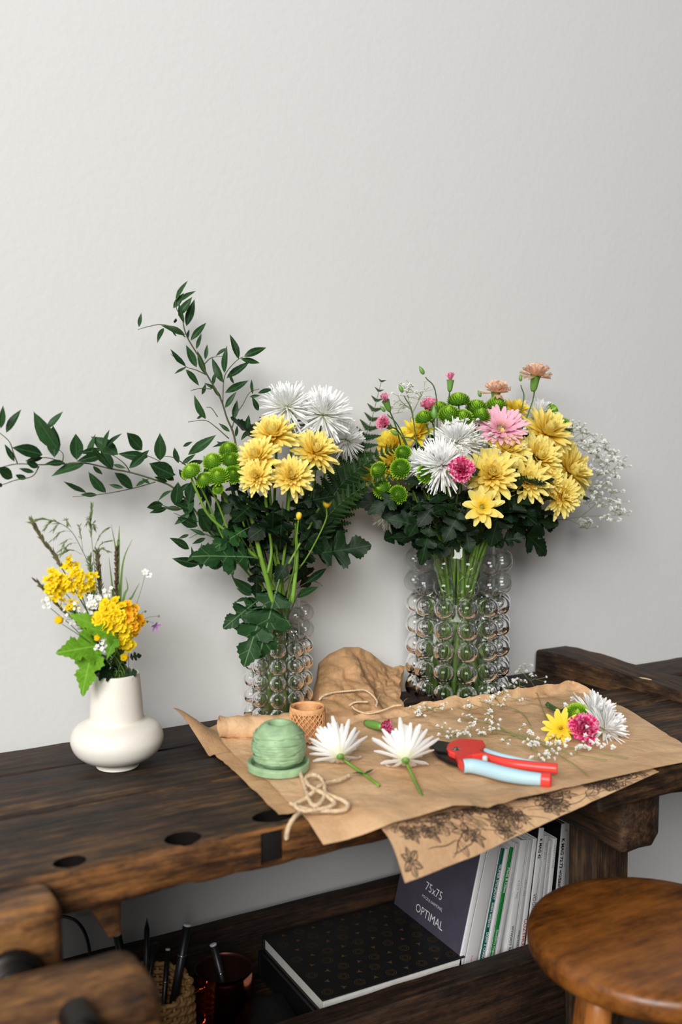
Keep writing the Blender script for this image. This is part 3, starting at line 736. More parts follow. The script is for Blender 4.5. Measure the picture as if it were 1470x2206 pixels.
def mk_fan(seed, N=92, e0=34, e1=86):
    """half-closed white bloom lying on its side"""
    rg = random.Random(seed); it = []
    for i in range(N):
        f = i / (N - 1); L = (1 - .2 * f) * (.86 + .26 * rg.random())
        pv, pu, k = petal(L, .165 * (.85 + .3 * rg.random()), 5, needle, .45, -.2 + .35 * rg.random(), (rg.random() - .5) * .5)
        it.append((pv, pu, k, .07 * (1 - f), 0, radians(e0 + (e1 - e0) * f + (rg.random() - .5) * 14), i * GA))
    V, F, UV = bloom(it); return mesh('fan', V, F, M_['white'], UV)
def mk_pom(seed, mat='green', N=150, flat=.62):
    rg = random.Random(seed); it = []
    V, F, UV = [], [], []
    # core button
    lv, lf = lathe([(0, -.22), (.5, -.2), (.78, -.06), (.80, .1), (.66, .34 * flat / .62), (.36, .5 * flat / .62), (0, .56 * flat / .62)], 16)
    V += [Vector(v) for v in lv]; F += lf; UV += [(.5, .0)] * len(lv)
    for i in range(N):
        f = i / (N - 1); ph = (1 - f) * radians(112)      # polar angle from axis
        p = Vector((sin(ph) * .82, 0, cos(ph) * flat + .02)); nrm = Vector((sin(ph), 0, cos(ph) * 1.2)).normalized()
        el = atan2(nrm.z, nrm.x)
        pv, pu, k = petal(.30 - .10 * f, .17 - .05 * f, 2, lambda t: (.7, 1, .55)[min(2, int(t * 2.01))], .9, .5 + .5 * rg.random())
        o = len(V); az = i * GA; Rz = Matrix.Rotation(az, 3, 'Z'); R = Rz @ Matrix.Rotation(-(el + .30 * (1 - f)), 3, 'Y'); off = Rz @ (p - nrm * .08)
        for q in pv: V.append(R @ q + off)
        UV.extend(pu)
        for a in range(k):
            for j in range(2): b = o + a * 3 + j; F.append((b, b + 1, b + 4, b + 3))
    return mesh('pom', V, F, M_[mat], UV)
def mk_carn(seed, mat, N=46, e0=5, e1=85):
    rg = random.Random(seed); V, F, UV = [], [], []
    for i in range(N):
        f = i / (N - 1); L = .98 * (1 - .22 * f) * (.9 + .2 * rg.random()); W = .62 * (.8 + .4 * rg.random()); el = radians(e0 + (e1 - e0) * f ** .8 + (rg.random() - .5) * 18)
        nc, nr = 7, 4; o = len(V); az = i * GA; R = Matrix.Rotation(az, 3, 'Z') @ Matrix.Rotation(-el, 3, 'Y'); ph = rg.random() * 6
        for r in range(nr + 1):
            t = r / nr
            for c in range(nc):
                s = c / (nc - 1) * 2 - 1; ang = s * .62 * fanp(t)
                x = L * t * cos(ang * .6) * (1 + (.10 * ((c % 2) - .5) if r == nr else 0)); y = W * fanp(t) * s * .6
                z = L * (.14 * t * t * sin(c * 2.4 + ph) + .10 * t * t * (rg.random() - .5)) + .10 * t * t
                V.append(R @ Vector((x, y, z))); UV.append((c / (nc - 1), t))
        for r in range(nr):
            for c in range(nc - 1): a = o + r * nc + c; F.append((a, a + 1, a + nc + 1, a + nc))
    return mesh('carn', V, F, M_[mat], UV)
def mk_calyx(n=8):
    V, F = lathe([(.0, -1.0), (.13, -.98), (.22, -.8), (.26, -.5), (.29, -.2), (.36, .08)], 10)
    return mesh('calyx', V, F, M_['calyx'])
def mk_cup():
    V, F = lathe([(.05, -.26), (.12, -.24), (.30, -.16), (.36, -.06), (.30, .02), (0, .03)], 12)
    return mesh('cup', V, F, M_['calyx'])
def mk_leafpoly(half, mat, droop=.25, fold=.15, wave=.02, seed=0, name='leaf'):
    """half: outline points (t, s) from base to tip; the leaf is built as rows between midrib and outline"""
    rg = random.Random(seed); V, F, UV = [], [], []
    def P(t, s): return Vector((t, s, -droop * t * t + fold * abs(s) + wave * sin(t * 17 + seed) * (1 if s > 0 else -1) * min(1, abs(s) * 4) + wave * .6 * sin(s * 23 + t * 9)))
    n = len(half); mids = []
    for t, s in half: V.append(P(min(max(t - s * .35, 0), 1), 0)); UV.append((.5, min(max(t - s * .35, 0), 1)))
    for sg in (1, -1):
        o1 = len(V)
        for t, s in half: V.append(P(t - s * .17, sg * s * .5)); UV.append((.5 + sg * s * .5, t - s * .17))
        o2 = len(V)
        for t, s in half: V.append(P(t, sg * s)); UV.append((.5 + sg * s, t))
        for i in range(n - 1):
            for a, b in ((0, o1), (o1, o2)):
                q = (a + i, a + i + 1, b + i + 1, b + i); F.append(q if sg < 0 else q[::-1])
    return mesh(name, V, F, M_[mat], UV)
LOBED = [(0, .010), (.10, .012), (.18, .018), (.20, .03), (.22, .10), (.20, .17), (.235, .19), (.25, .24), (.285, .225), (.31, .24), (.325, .19), (.345, .12), (.36, .06), (.39, .065), (.42, .14), (.44, .22), (.475, .25), (.49, .31), (.53, .29), (.56, .315), (.575, .26), (.61, .245), (.615, .18), (.61, .11), (.62, .07), (.65, .075), (.69, .13), (.72, .18), (.755, .175), (.775, .205), (.81, .165), (.845, .17), (.86, .125), (.90, .12), (.92, .08), (.96, .07), (1.0, .0)]
LANCE = [(0, .006), (.03, .02), (.12, .075), (.25, .125), (.4, .15), (.55, .14), (.7, .105), (.84, .058), (.94, .02), (1, 0)]
WIDE = [(0, .008), (.03, .03), (.12, .12), (.25, .20), (.4, .235), (.55, .225), (.7, .175), (.84, .095), (.94, .03), (1, 0)]
BLADE = [(0, .03), (.2, .04), (.5, .04), (.8, .025), (1, 0)]
MAPLE = [(0, .01), (.04, .02), (.03, .16), (-.02, .30), (.07, .32), (.09, .40), (.17, .39), (.24, .50), (.30, .40), (.36, .40), (.38, .30), (.44, .22), (.50, .30), (.55, .28), (.60, .34), (.64, .24), (.70, .24), (.74, .16), (.82, .15), (.86, .09), (.93, .07), (1, 0)]
PINNA = []
for i in range(11):
    t = i / 11; wv = .25 * (1 - t ** 1.4) + .015; PINNA += [(t + .002, wv * .45), (t + .055, wv), (t + .085, wv * .9)]
PINNA.append((1, 0))
SH_ = {}
SH_['mum'] = [mk_mum(s) for s in (1, 2, 3)]
SH_['mum2'] = [mk_mum(11, 60, .25, 0, 70, mat='yellow2')]
SH_['daisy'] = [mk_daisy(4), mk_daisy(5, 'yellow2', (12, 9), .3)]
SH_['spider'] = [mk_spider(6), mk_spider(8)]
SH_['spiderw'] = [mk_spider(21, 120, -12, 84, 'white', .135, .3), mk_spider(22, 110, -6, 84, 'white', .14, .3)]
SH_['spiderg'] = [mk_spider(9, 90, 5, 80, 'whitegreen', .075)]
SH_['fan'] = [mk_fan(10), mk_fan(12, 92, 26, 84)]
SH_['pom'] = [mk_pom(13), mk_pom(14, 'green', 190, .74)]
SH_['poml'] = [mk_pom(15, 'green2', 180, .6), mk_pom(16, 'green2', 180, .72)]
SH_['hot'] = [mk_carn(17, 'hotpink')]
SH_['pink'] = [mk_carn(18, 'pink', 26, 20, 86), mk_carn(19, 'pink', 20, 60, 88)]
SH_['peach'] = [mk_carn(20, 'peach', 27, -8, 84)]
SH_['calyx'] = mk_calyx(); SH_['cup'] = mk_cup()
def mk_bud(mat, pointed=True):
    V, F = lathe([(0, -.5), (.12, -.48), (.28, -.3), (.34, 0), (.30, .3), (.18, .6), (.06, .85), (0, .95)], 10)
    V = [(x * (1 + .06 * sin(5 * atan2(y, x))), y * (1 + .06 * sin(5 * atan2(y, x))), z) for x, y, z in V]
    return mesh('bud', V, F, M_[mat])
SH_['bud'] = mk_bud('calyx')
def mk_ybud(seed):
    rg = random.Random(seed); it = []
    for i in range(16):
        pv, pu, k = petal(1.7, .75, 5, oval, .5, 1.9); it.append((pv, pu, k, .12, -.75, radians(32 + rg.random() * 14), i * GA))
    V, F, UV = bloom(it); V = [v * 1.25 for v in V]; return mesh('ybud', V, F, M_['yellow2'], UV)
SH_['ybud'] = [mk_ybud(3)]
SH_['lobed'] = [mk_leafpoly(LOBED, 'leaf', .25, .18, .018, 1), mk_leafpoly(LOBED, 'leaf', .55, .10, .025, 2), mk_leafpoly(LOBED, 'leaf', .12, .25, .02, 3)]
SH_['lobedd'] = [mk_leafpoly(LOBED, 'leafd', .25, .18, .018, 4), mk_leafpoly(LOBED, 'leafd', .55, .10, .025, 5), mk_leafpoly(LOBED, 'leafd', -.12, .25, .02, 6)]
SH_['lance'] = [mk_leafpoly(LANCE, 'ruscus', d, f, .008, s) for d, f, s in ((.12, .3, 1), (-.15, .35, 2), (.28, .25, 3))]
SH_['wide'] = [mk_leafpoly(WIDE, 'ruscus', d, f, .01, s) for d, f, s in ((.12, .25, 1), (-.12, .3, 2))]
SH_['blade'] = [mk_leafpoly(BLADE, 'grass', .1, .3, .0, 1), mk_leafpoly(BLADE, 'grass', -.15, .3, .0, 2)]
SH_['maple'] = [mk_leafpoly(MAPLE, 'maple', .15, .2, .02, 1), mk_leafpoly(MAPLE, 'maple', .3, .12, .02, 2)]
SH_['pinna'] = [mk_leafpoly(PINNA, 'fern', .08, .2, .0, 1, 'pinna')]
def mk_gyp(seed):
    rg = random.Random(seed); it = []
    for i in range(13):
        f = i / 12; pv, pu, k = petal(1 - .4 * f, .62, 2, oval, .4, .5); it.append((pv, pu, k, 0, -.25 + .1 * f, radians(5 + 70 * f), i * GA))
    V, F, UV = bloom(it); return mesh('gyp', V, F, M_['gyp'], UV)
SH_['gyp'] = [mk_gyp(1), mk_gyp(2)]
def mk_floret(mat, n, W, L=1.0, el=12):
    it = []
    for i in range(n):
        pv, pu, k = petal(L, W, 3, lambda t: .35 + .65 * sin(pi * min(1, .15 + .68 * t)), .25, .15); it.append((pv, pu, k, .05, 0, radians(el), 2 * pi * i / n))
    for i in range(5):
        pv, pu, k = petal(.3, .12, 1, lambda t: 1 - .5 * t, .3, .2); it.append((pv, pu, k, .02, .02, radians(70), 2 * pi * i / 5))
    V, F, UV = bloom(it); return mesh('floret', V, F, M_[mat], UV)
SH_['mustard'] = [mk_floret('mustard', 4, .75)]; SH_['lantana'] = [mk_floret('mustard', 5, .95, 1, 4)]; SH_['lantana_o'] = [mk_floret('orange', 5, .95, 1, 4)]
SH_['whitef'] = [mk_floret('gyp', 5, .8)]; SH_['mauve'] = [mk_floret('purple', 5, .42, 1, 25)]
# gerbera petals stay single pieces
gp = [petal(1, .165, 7, lambda t: .45 + .55 * sin(pi * min(1, .1 + .8 * t)) if t < .96 else .3, .35, b) for b in (.12, -.08, .25)]
SH_['gpetal'] = []
for pv, pu, n in gp:
    Fq = [(i * 3 + j, i * 3 + j + 1, i * 3 + j + 4, i * 3 + j + 3) for i in range(n) for j in range(2)]
    SH_['gpetal'].append(mesh('gpetal', pv, Fq, M_['gerbera'], pu))
dp_ = [petal(1, .30 + .05 * q, 6, oval, .3, b) for q, b in ((0, .12), (1, .3), (0, -.1))]
SH_['dpetal'] = []
for pv, pu, n in dp_:
    Fq = [(i * 3 + j, i * 3 + j + 1, i * 3 + j + 4, i * 3 + j + 3) for i in range(n) for j in range(2)]
    SH_['dpetal'].append(mesh('dpetal', pv, Fq, M_['yellow'], pu))
it = []
for i in range(120):
    f = i / 119; pv, pu, k = petal(.10 + .05 * f, .03, 1, lambda t: 1 - .4 * t, .3, .3); it.append((pv, pu, k, .30 * sqrt(f), .03, radians(88 - 30 * f), i * GA))
V, F, UV = bloom(it); SH_['gcentre'] = mesh('gcentre', V, F, M_['gerb_c'], UV)

# ------------------------------------------------------------------ vases
def bubble_vase(name, label, C, r_in, r_wall, bead_r, n, rows, z0, dz, height, water, phase):
    root = thing(name, label, 'vase', C)
    V, F = lathe([(0, 0), (r_wall - .004, 0), (r_wall, .004), (r_wall, height - .002), (r_wall - .001, height), (r_in + .0008, height), (r_in, height - .002), (r_in, .014), (r_in - .004, .010), (0, .010)], 64, C)
    part('glass_body', V, F, M_['glass_wall'], root)
    V, F = lathe([(0, .0108), (r_in - .0006, .0108), (r_in - .0006, water - .001), (r_in - .002, water), (0, water)], 48, C)
    part('water', V, F, M_['water'], root)
    meshes = []
    for mt, cutf in ((M_['glass_bead'], -.55), (M_['glass_shell'], -.80)):   # bubbles below the waterline hold water, those above are hollow
        bm = bmesh.new(); bmesh.ops.create_uvsphere(bm, u_segments=28, v_segments=18, radius=bead_r)
        for v in bm.verts: v.co = Vector((v.co.z, v.co.x, v.co.y)); v.co.x = max(v.co.x, bead_r * cutf)
        bmesh.ops.recalc_face_normals(bm, faces=bm.faces[:])
        me = bpy.data.meshes.new('bead'); bm.to_mesh(me); bm.free(); me.materials.append(mt)
        me.polygons.foreach_set('use_smooth', [True] * len(me.polygons)); me.set_sharp_from_angle(angle=radians(35)); meshes.append(me)
    for r in range(rows):
        wet = z0 + r * dz < water
        for k in range(n):
            a = 2 * pi * k / n + phase; rr = r_wall + bead_r * (.55 if wet else .72) + .0002
            p = Vector(C) + Vector((cos(a) * rr, sin(a) * rr, z0 + r * dz))
            inst('bead', meshes[0 if wet else 1], Matrix.Translation(p) @ Matrix.Rotation(a, 4, 'Z'), root)
    return root
aim = atan2(TO.y, TO.x)
LV = at_y(600, 1540, 1.598); LV.z = TRAY + .0045
BV = at_y(985, 1500, 1.565); BV.z = TRAY + .0045
LR, BRI = .0365, .0665
bubble_vase('bubble_vase', 'slim clear glass vase covered in bubbles, left of the two', LV, LR, LR + .0025, .0146, 9, 7, .022, .0290, .228, .165, aim + .05)
bubble_vase('bubble_vase', 'wide clear glass vase covered in bubbles, right of the two', BV, BRI, BRI + .003, .0197, 12, 7, .028, .0400, .302, .205, aim + pi / 12 - .16)
WV = at_z(254, 1650, TRAY); WV.z = TRAY + .001
prof = [(0, .001), (.030, 0), (.0315, .002), (.032, .006), (.036, .0085), (.052, .015), (.0645, .026), (.0705, .040), (.0695, .052), (.063, .063), (.052, .0695), (.0445, .0725), (.0415, .0755), (.0408, .080), (.0392, .105), (.0368, .135), (.0358, .1445), (.0348, .1462), (.0330, .1458), (.0324, .144), (.034, .12), (.037, .085), (.04, .07), (.05, .05), (.04, .02), (0, .012)]
# smooth the profile
PP = smooth_path([Vector((r, 0, z)) for r, z in prof], 4)
V, F = lathe([(max(0, p.x), p.z) for p in PP], 64, WV)
props(part('ceramic_vase', V, F, M_['vase']), 'cream ceramic vase with round belly and tapered neck on the bench', 'vase')
VASE = {'L': (LV, LR, .228, .165), 'B': (BV, BRI, .302, .2), 'W': (WV, .031, .145, .1)}

# ------------------------------------------------------------------ flowers in vases
def vdir(r, u, c): return (RT * r + ZUP * u + TO * c).normalized()
VN = {'L': 0, 'B': 0, 'W': 0}
def vase_path(vase, P, nrm, neck=.03, kink=None):
    """stem path from the bloom's back into the vase"""
    C, R, H, wat = VASE[vase]; VN[vase] += 1; k = VN[vase]
    d = Vector((P.x - C.x, P.y - C.y, 0)); dl = d.length
    d = d / dl if dl > 1e-4 else Vector((1, 0, 0))
    a = k * GA; rr = R * .78 * sqrt(((k * .618) % 1))
    m = Vector((C.x, C.y, C.z + H)) + d * R * .45 + Vector((cos(a), sin(a), 0)) * R * .38
    b = Vector((C.x, C.y, C.z + .016)) - d * R * .42 + Vector((cos(a * 1.7), sin(a * 1.7), 0)) * rr * .48
    top = P - nrm * neck * .3
    mid = top.lerp(m, .5) - nrm * neck * .6 + d * .02 * min(1, dl * 4)
    return smooth_path([top, top - nrm * neck, mid, m, m.lerp(b, .5), b], 6)
def stemmed(name, label, cat, P, nrm, vase, r0=.0028, mat='stem', group=None, neck=.03, path=None, sub=None):
    pth = path or vase_path(vase, P, nrm, neck)
    root = thing(name, label, cat, pth[-1], group)
    V, F = [], []; tube(pth, lambda t: r0 * (.72 + (.35 * t if t < .5 else .175 + (t - .5) * (1.6 if vase != 'W' else .3))), 7, V, F); part('stem', V, F, M_[mat], root)
    return root, pth
def add_leaf(root, kind, B, T, n, width=1.0, vi=None, name='leaf'):
    ms = SH_[kind]; return inst(name, ms[rnd.randrange(len(ms)) if vi is None else vi], along(B, T, n, width), root)
def foliage(root, pth, n, kind, t0=.12, t1=.5, L=.08, zmin=None):
    for i in range(n):
        t = t0 + (t1 - t0) * (i + rnd.random() * .6) / n; B = pth[int(t * (len(pth) - 1))]
        if zmin and B.z < zmin: continue
        a = rnd.random() * 2 * pi; d = Vector((cos(a), sin(a), .15 + rnd.random() * .5)).normalized(); l = L * (.7 + .6 * rnd.random())
        T = B + d * l
        if T.y > WALLY - .02: T.y = WALLY - .02
        add_leaf(root, kind, B, T, Vector((rnd.uniform(-.4, .4), -.4, .9)))
def flower(kind, label, px, py, rpx, Y, nv, vase, name='chrysanthemum', cat='flower', group=None, vi=None, nleaf=0, r0=.0026, mat='stem', neck=.03, cup=True, squash=1.0, part_name='petals', lk='lobedd', ll=.085):
    P = at_y(px, py, Y); R = rpx / FPX * depth(P); n = vdir(*nv)
    root, pth = stemmed(name, label, cat, P, n, vase, r0, mat, group, neck)
    if kind in ('pom', 'poml'): R *= 1.12
    ms = SH_[kind]; me = ms[rnd.randrange(len(ms)) if vi is None else vi]
    o = inst(part_name, me, frame(P - n * R * .15, n, None, R, rnd.random() * 6) @ Matrix.Diagonal((1, 1, squash, 1)), root)
    if cup == 'calyx': inst('calyx', SH_['calyx'], frame(P - n * R * .12, n, None, R * (.95 if kind != 'pink' else 1.25)), root)
    elif cup: inst('calyx', SH_['cup'], frame(P - n * R * .2, n, None, R * .8), root)
    if nleaf: foliage(root, pth, nleaf, lk, .20, .48, ll)
    return root, pth, P

# ------------------------------------------------------------------ left glass vase bouquet
LZ = LV.z + .222
fl_L = {}
for key, kind, label, px, py, r, Y, nv, vi, nl in (
  ('w1', 'spider', 'shaggy white chrysanthemum, top left bloom of the left glass vase', 616, 872, 66, 1.585, (-.25, .75, .6), 0, 2),
  ('w2', 'spider', 'largest shaggy white chrysanthemum, at the top of the left glass vase', 697, 888, 70, 1.565, (.15, .7, .7), 1, 2),
  ('w3', 'spider', 'half hidden white chrysanthemum low beside the fern fronds', 752, 946, 46, 1.60, (.8, .35, .5), 0, 1),
  ('y1', 'mum', 'yellow chrysanthemum just below the white ones in the left vase', 588, 934, 62, 1.535, (-.1, .75, .65), 0, 3),
  ('y2', 'mum', 'yellow chrysanthemum next to the green pompoms, upper of the two there', 553, 984, 58, 1.505, (-.35, .55, .75), 1, 3),
  ('y3', 'mum', 'yellow chrysanthemum farthest right in the left vase', 680, 970, 62, 1.51, (.3, .6, .75), 2, 3),
  ('y4', 'mum', 'lowest yellow chrysanthemum, front centre of the left vase', 628, 1026, 56, 1.47, (.1, .45, .88), 0, 4),
  ('y5', 'mum', 'yellow chrysanthemum hanging lowest beside the green pompoms', 552, 1026, 46, 1.485, (-.2, .25, .92), 2, 3)):
    fl_L[key] = flower(kind, label, px, py, r, Y, nv, 'L', vi=vi, nleaf=nl, group='chrysanthemums in the left vase', r0=.003 if kind == 'mum' else .0028, ll=.075)
for i, (label, px, py, r, Y, nv, lime) in enumerate((
  ('green pompom chrysanthemum farthest left in the left vase', 412, 1015, 22, 1.53, (-.35, .8, .5), 1),
  ('green pompom chrysanthemum up and right of the leftmost one', 459, 994, 22, 1.54, (-.2, .85, .5), 1),
  ('green pompom chrysanthemum in front, largest of the left cluster', 470, 1025, 23, 1.52, (-.1, .7, .7), 1),
  ('small green pompom tucked between the leftmost and the largest ones', 440, 1033, 19, 1.525, (-.3, .7, .6), 1),
  ('highest green pompom touching the yellow petals of the left vase', 493, 970, 21, 1.545, (-.1, .85, .5), 0),
  ('green pompom half behind the yellow bloom, below the highest one', 497, 990, 20, 1.53, (.1, .7, .7), 0),
  ('green pompom pressed against the low yellow bloom', 503, 1022, 20, 1.515, (.1, .5, .85), 0),
  ('tiny green pompom bud hanging under the left pompom cluster', 470, 1054, 12, 1.52, (-.2, .5, .8), 1))):
    flower('poml' if lime else 'pom', label, px, py, r, Y, nv, 'L', group='green pompoms in the left vase', r0=.0021, part_name='petals', cup=True, neck=.04)
for label, px, py, r in (('pale yellow chrysanthemum bud under a dark leaf, right of the left vase blooms', 705, 1080, 15), ('small unopened yellow bud in the dark leaves of the left vase', 644, 1111, 10)):
    flower('ybud', label, px, py, r, 1.47, (.1, .9, .3), 'L', name='chrysanthemum_bud', group='buds in the left vase', r0=.0016)
# placed lobed leaves: (base px, tip px, Y base, Y tip, width, mesh)
def placed(root, rows, kind, nh=None, off=(0, 0), sc=1.0):
    for row in rows:
        (bx, by), (tx, ty), Yb, Yt, wd, vi = row
        B = at_y(off[0] + bx / sc, off[1] + by / sc, Yb); T = at_y(off[0] + tx / sc, off[1] + ty / sc, Yt)
        n = nh or (TO + ZUP * rnd.uniform(-.2, .5) + RT * rnd.uniform(-.4, .4))
        add_leaf(root, kind, B, T, n, wd, vi)
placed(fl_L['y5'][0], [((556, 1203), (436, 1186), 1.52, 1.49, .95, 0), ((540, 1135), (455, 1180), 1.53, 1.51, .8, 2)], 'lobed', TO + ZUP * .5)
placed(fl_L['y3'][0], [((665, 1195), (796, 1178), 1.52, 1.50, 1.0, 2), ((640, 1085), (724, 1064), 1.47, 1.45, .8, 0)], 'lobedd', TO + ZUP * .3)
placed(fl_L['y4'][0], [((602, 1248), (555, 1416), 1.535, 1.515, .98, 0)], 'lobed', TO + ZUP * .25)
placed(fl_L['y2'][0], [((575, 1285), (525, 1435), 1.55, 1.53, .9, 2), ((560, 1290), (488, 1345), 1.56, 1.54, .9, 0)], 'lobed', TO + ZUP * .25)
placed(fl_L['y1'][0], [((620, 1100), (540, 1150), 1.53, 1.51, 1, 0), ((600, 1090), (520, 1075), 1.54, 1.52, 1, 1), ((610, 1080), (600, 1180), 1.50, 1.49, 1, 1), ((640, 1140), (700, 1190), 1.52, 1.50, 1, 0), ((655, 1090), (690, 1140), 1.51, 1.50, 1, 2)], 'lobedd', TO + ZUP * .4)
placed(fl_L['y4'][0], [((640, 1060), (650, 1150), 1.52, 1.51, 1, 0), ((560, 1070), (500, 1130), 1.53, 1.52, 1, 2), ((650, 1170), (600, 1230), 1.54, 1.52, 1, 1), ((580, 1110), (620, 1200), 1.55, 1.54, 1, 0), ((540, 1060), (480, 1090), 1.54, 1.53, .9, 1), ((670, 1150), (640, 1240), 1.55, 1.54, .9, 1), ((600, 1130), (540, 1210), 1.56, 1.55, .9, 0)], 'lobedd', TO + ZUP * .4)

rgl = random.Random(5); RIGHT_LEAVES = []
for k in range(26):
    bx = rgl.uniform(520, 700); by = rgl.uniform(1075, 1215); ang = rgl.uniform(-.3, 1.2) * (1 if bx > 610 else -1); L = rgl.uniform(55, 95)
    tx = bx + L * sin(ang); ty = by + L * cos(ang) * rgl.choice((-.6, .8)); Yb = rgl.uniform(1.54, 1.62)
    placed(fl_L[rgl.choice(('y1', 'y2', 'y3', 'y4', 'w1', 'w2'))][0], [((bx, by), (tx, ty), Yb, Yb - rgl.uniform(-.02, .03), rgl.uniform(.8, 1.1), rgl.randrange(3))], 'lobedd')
for k in range(30):
    bx = rgl.uniform(880, 1130); by = rgl.uniform(1075, 1165); L = rgl.uniform(60, 100); ang = (bx - 1005) / 150 * 1.3 + rgl.uniform(-.6, .6)
    tx = bx + L * sin(ang); ty = by + L * cos(ang) * rgl.choice((-.7, .5)); Yb = rgl.uniform(1.49, 1.60)
    RIGHT_LEAVES.append(((bx, by), (tx, min(ty, 1200)), Yb, Yb - rgl.uniform(-.02, .03), rgl.uniform(.8, 1.1), rgl.randrange(3)))
def px_stem(root, pts, Y, r, mat='stem'):
    V, F = [], []; tube(smooth_path([at_y(x, y, Y) for x, y in pts], 6), r, 8, V, F); part('side_stem', V, F, M_[mat], root)
px_stem(fl_L['y5'][0], [(588, 1300), (576, 1250), (562, 1200), (548, 1140), (532, 1070)], 1.535, lambda t: .0048 - .0014 * t)
px_stem(fl_L['y5'][0], [(556, 1203), (500, 1155), (450, 1110), (425, 1060), (412, 1030)], 1.53, lambda t: .0026 - .0008 * t)
px_stem(fl_L['y5'][0], [(577, 1235), (585, 1190), (580, 1140), (572, 1080)], 1.53, lambda t: .0024)
px_stem(fl_L['y3'][0], [(630, 1300), (640, 1200), (636, 1120), (640, 1060)], 1.525, lambda t: .0036 - .0008 * t)
px_stem(fl_L['y3'][0], [(622, 1215), (650, 1165), (670, 1130), (690, 1090)], 1.52, lambda t: .0020)
# ruscus branches with single leaves
def ruscus(label, main, sides, leaves, off, sc, Y, vase, cat='branch', wide=()):
    cv = lambda p, dy=0: at_y(off[0] + p[0] / sc, off[1] + p[1] / sc, Y + dy)
    C, R, H, wat = VASE[vase]
    pts = [cv(p) for p in main]
    top = pts[0]; VN[vase] += 1; a = VN[vase] * GA
    m = Vector((C.x, C.y, C.z + H)) + Vector((cos(a), sin(a), 0)) * R * .5; b = Vector((C.x, C.y, C.z + .016)) + Vector((cos(a + 2), sin(a + 2), 0)) * R * .4
    path = smooth_path([b, b.lerp(m, .5), m, m.lerp(top, .55) + Vector((0, -.01, 0))] + pts, 5)
    root = thing('ruscus_branch', label, cat, b)
    V, F = [], []; tube(path, lambda t: .0022 - .0015 * t, 6, V, F)
    for s in sides: tube(smooth_path([cv(p, rnd.uniform(-.008, .008)) for p in s], 4), lambda t: .0010 - .0005 * t, 5, V, F)
    part('stem', V, F, M_['stem_w'], root)
    for i, q in enumerate(leaves):
        dy = rnd.uniform(-.02, .012)
        B = cv(q[0], dy * .4); T = cv(q[1], dy + rnd.uniform(-.012, .008))
        T.y = min(T.y, WALLY - .012)
        wd = len(q) > 2
        add_leaf(root, 'wide' if wd else 'lance', B, T, TO + ZUP * rnd.uniform(-.1, .6) + RT * rnd.uniform(-.7, .7), rnd.uniform(.85, 1.15))
    return root
A_ = (280, 580); B_ = (0, 860)
ruscus('tall ruscus branch with pointed leaves rising above the left vase',
  [(640, 1180), (600, 960), (560, 860), (520, 740), (440, 600), (400, 510), (340, 410), (315, 350), (300, 280), (270, 230), (262, 180)],
  [[(318, 390), (260, 340), (180, 318), (100, 332), (45, 348)], [(430, 545), (470, 510), (540, 500)], [(535, 780), (540, 640), (565, 580), (620, 522), (655, 505)], [(585, 930), (610, 840), (650, 780), (690, 710), (745, 690)], [(570, 975), (490, 905), (430, 870), (335, 880)], [(445, 610), (380, 580), (320, 560), (235, 488)], [(470, 690), (410, 685), (350, 700)], [(505, 850), (470, 800), (440, 795)]],
  [((265, 180), (325, 55)), ((250, 225), (310, 140)), ((285, 190), (372, 100)), ((278, 268), (362, 165)), ((325, 328), (375, 185)), ((312, 308), (275, 200)), ((350, 410), (440, 302)), ((318, 380), (195, 310)), ((52, 333), (64, 250)), ((195, 338), (152, 402)), ((334, 396), (338, 350)), ((383, 460), (421, 373)), ((384, 565), (318, 440)), ((434, 520), (447, 430)), ((437, 606), (385, 472)), ((325, 562), (260, 616)), ((322, 578), (405, 670)), ((322, 556), (230, 468)), ((537, 652), (460, 513)), ((545, 598), (541, 448)), ((557, 455), (490, 492)), ((626, 518), (590, 370)), ((658, 504), (784, 438)), ((638, 515), (754, 541)), ((557, 628), (694, 549)), ((549, 712), (680, 653)), ((549, 798), (606, 706)), ((706, 718), (713, 628)), ((738, 714), (828, 684)), ((690, 735), (752, 726)), ((740, 815), (712, 745)), ((598, 866), (614, 758)), ((437, 862), (356, 746)), ((575, 935), (513, 888)), ((668, 928), (692, 833)), ((527, 742), (478, 668)), ((500, 690), (430, 658)), ((415, 722), (442, 658)), ((610, 965), (620, 900)), ((655, 968), (762, 878)), ((745, 850), (768, 868)), ((480, 665), (487, 590)), ((600, 660), (565, 600)), ((258, 310), (262, 272)), ((270, 385), (245, 345)), ((385, 860), (432, 842)), ((590, 1000), (480, 1005)), ((560, 1030), (500, 990)), ((640, 985), (700, 905))],
  A_, 2.673, 1.60, 'L')
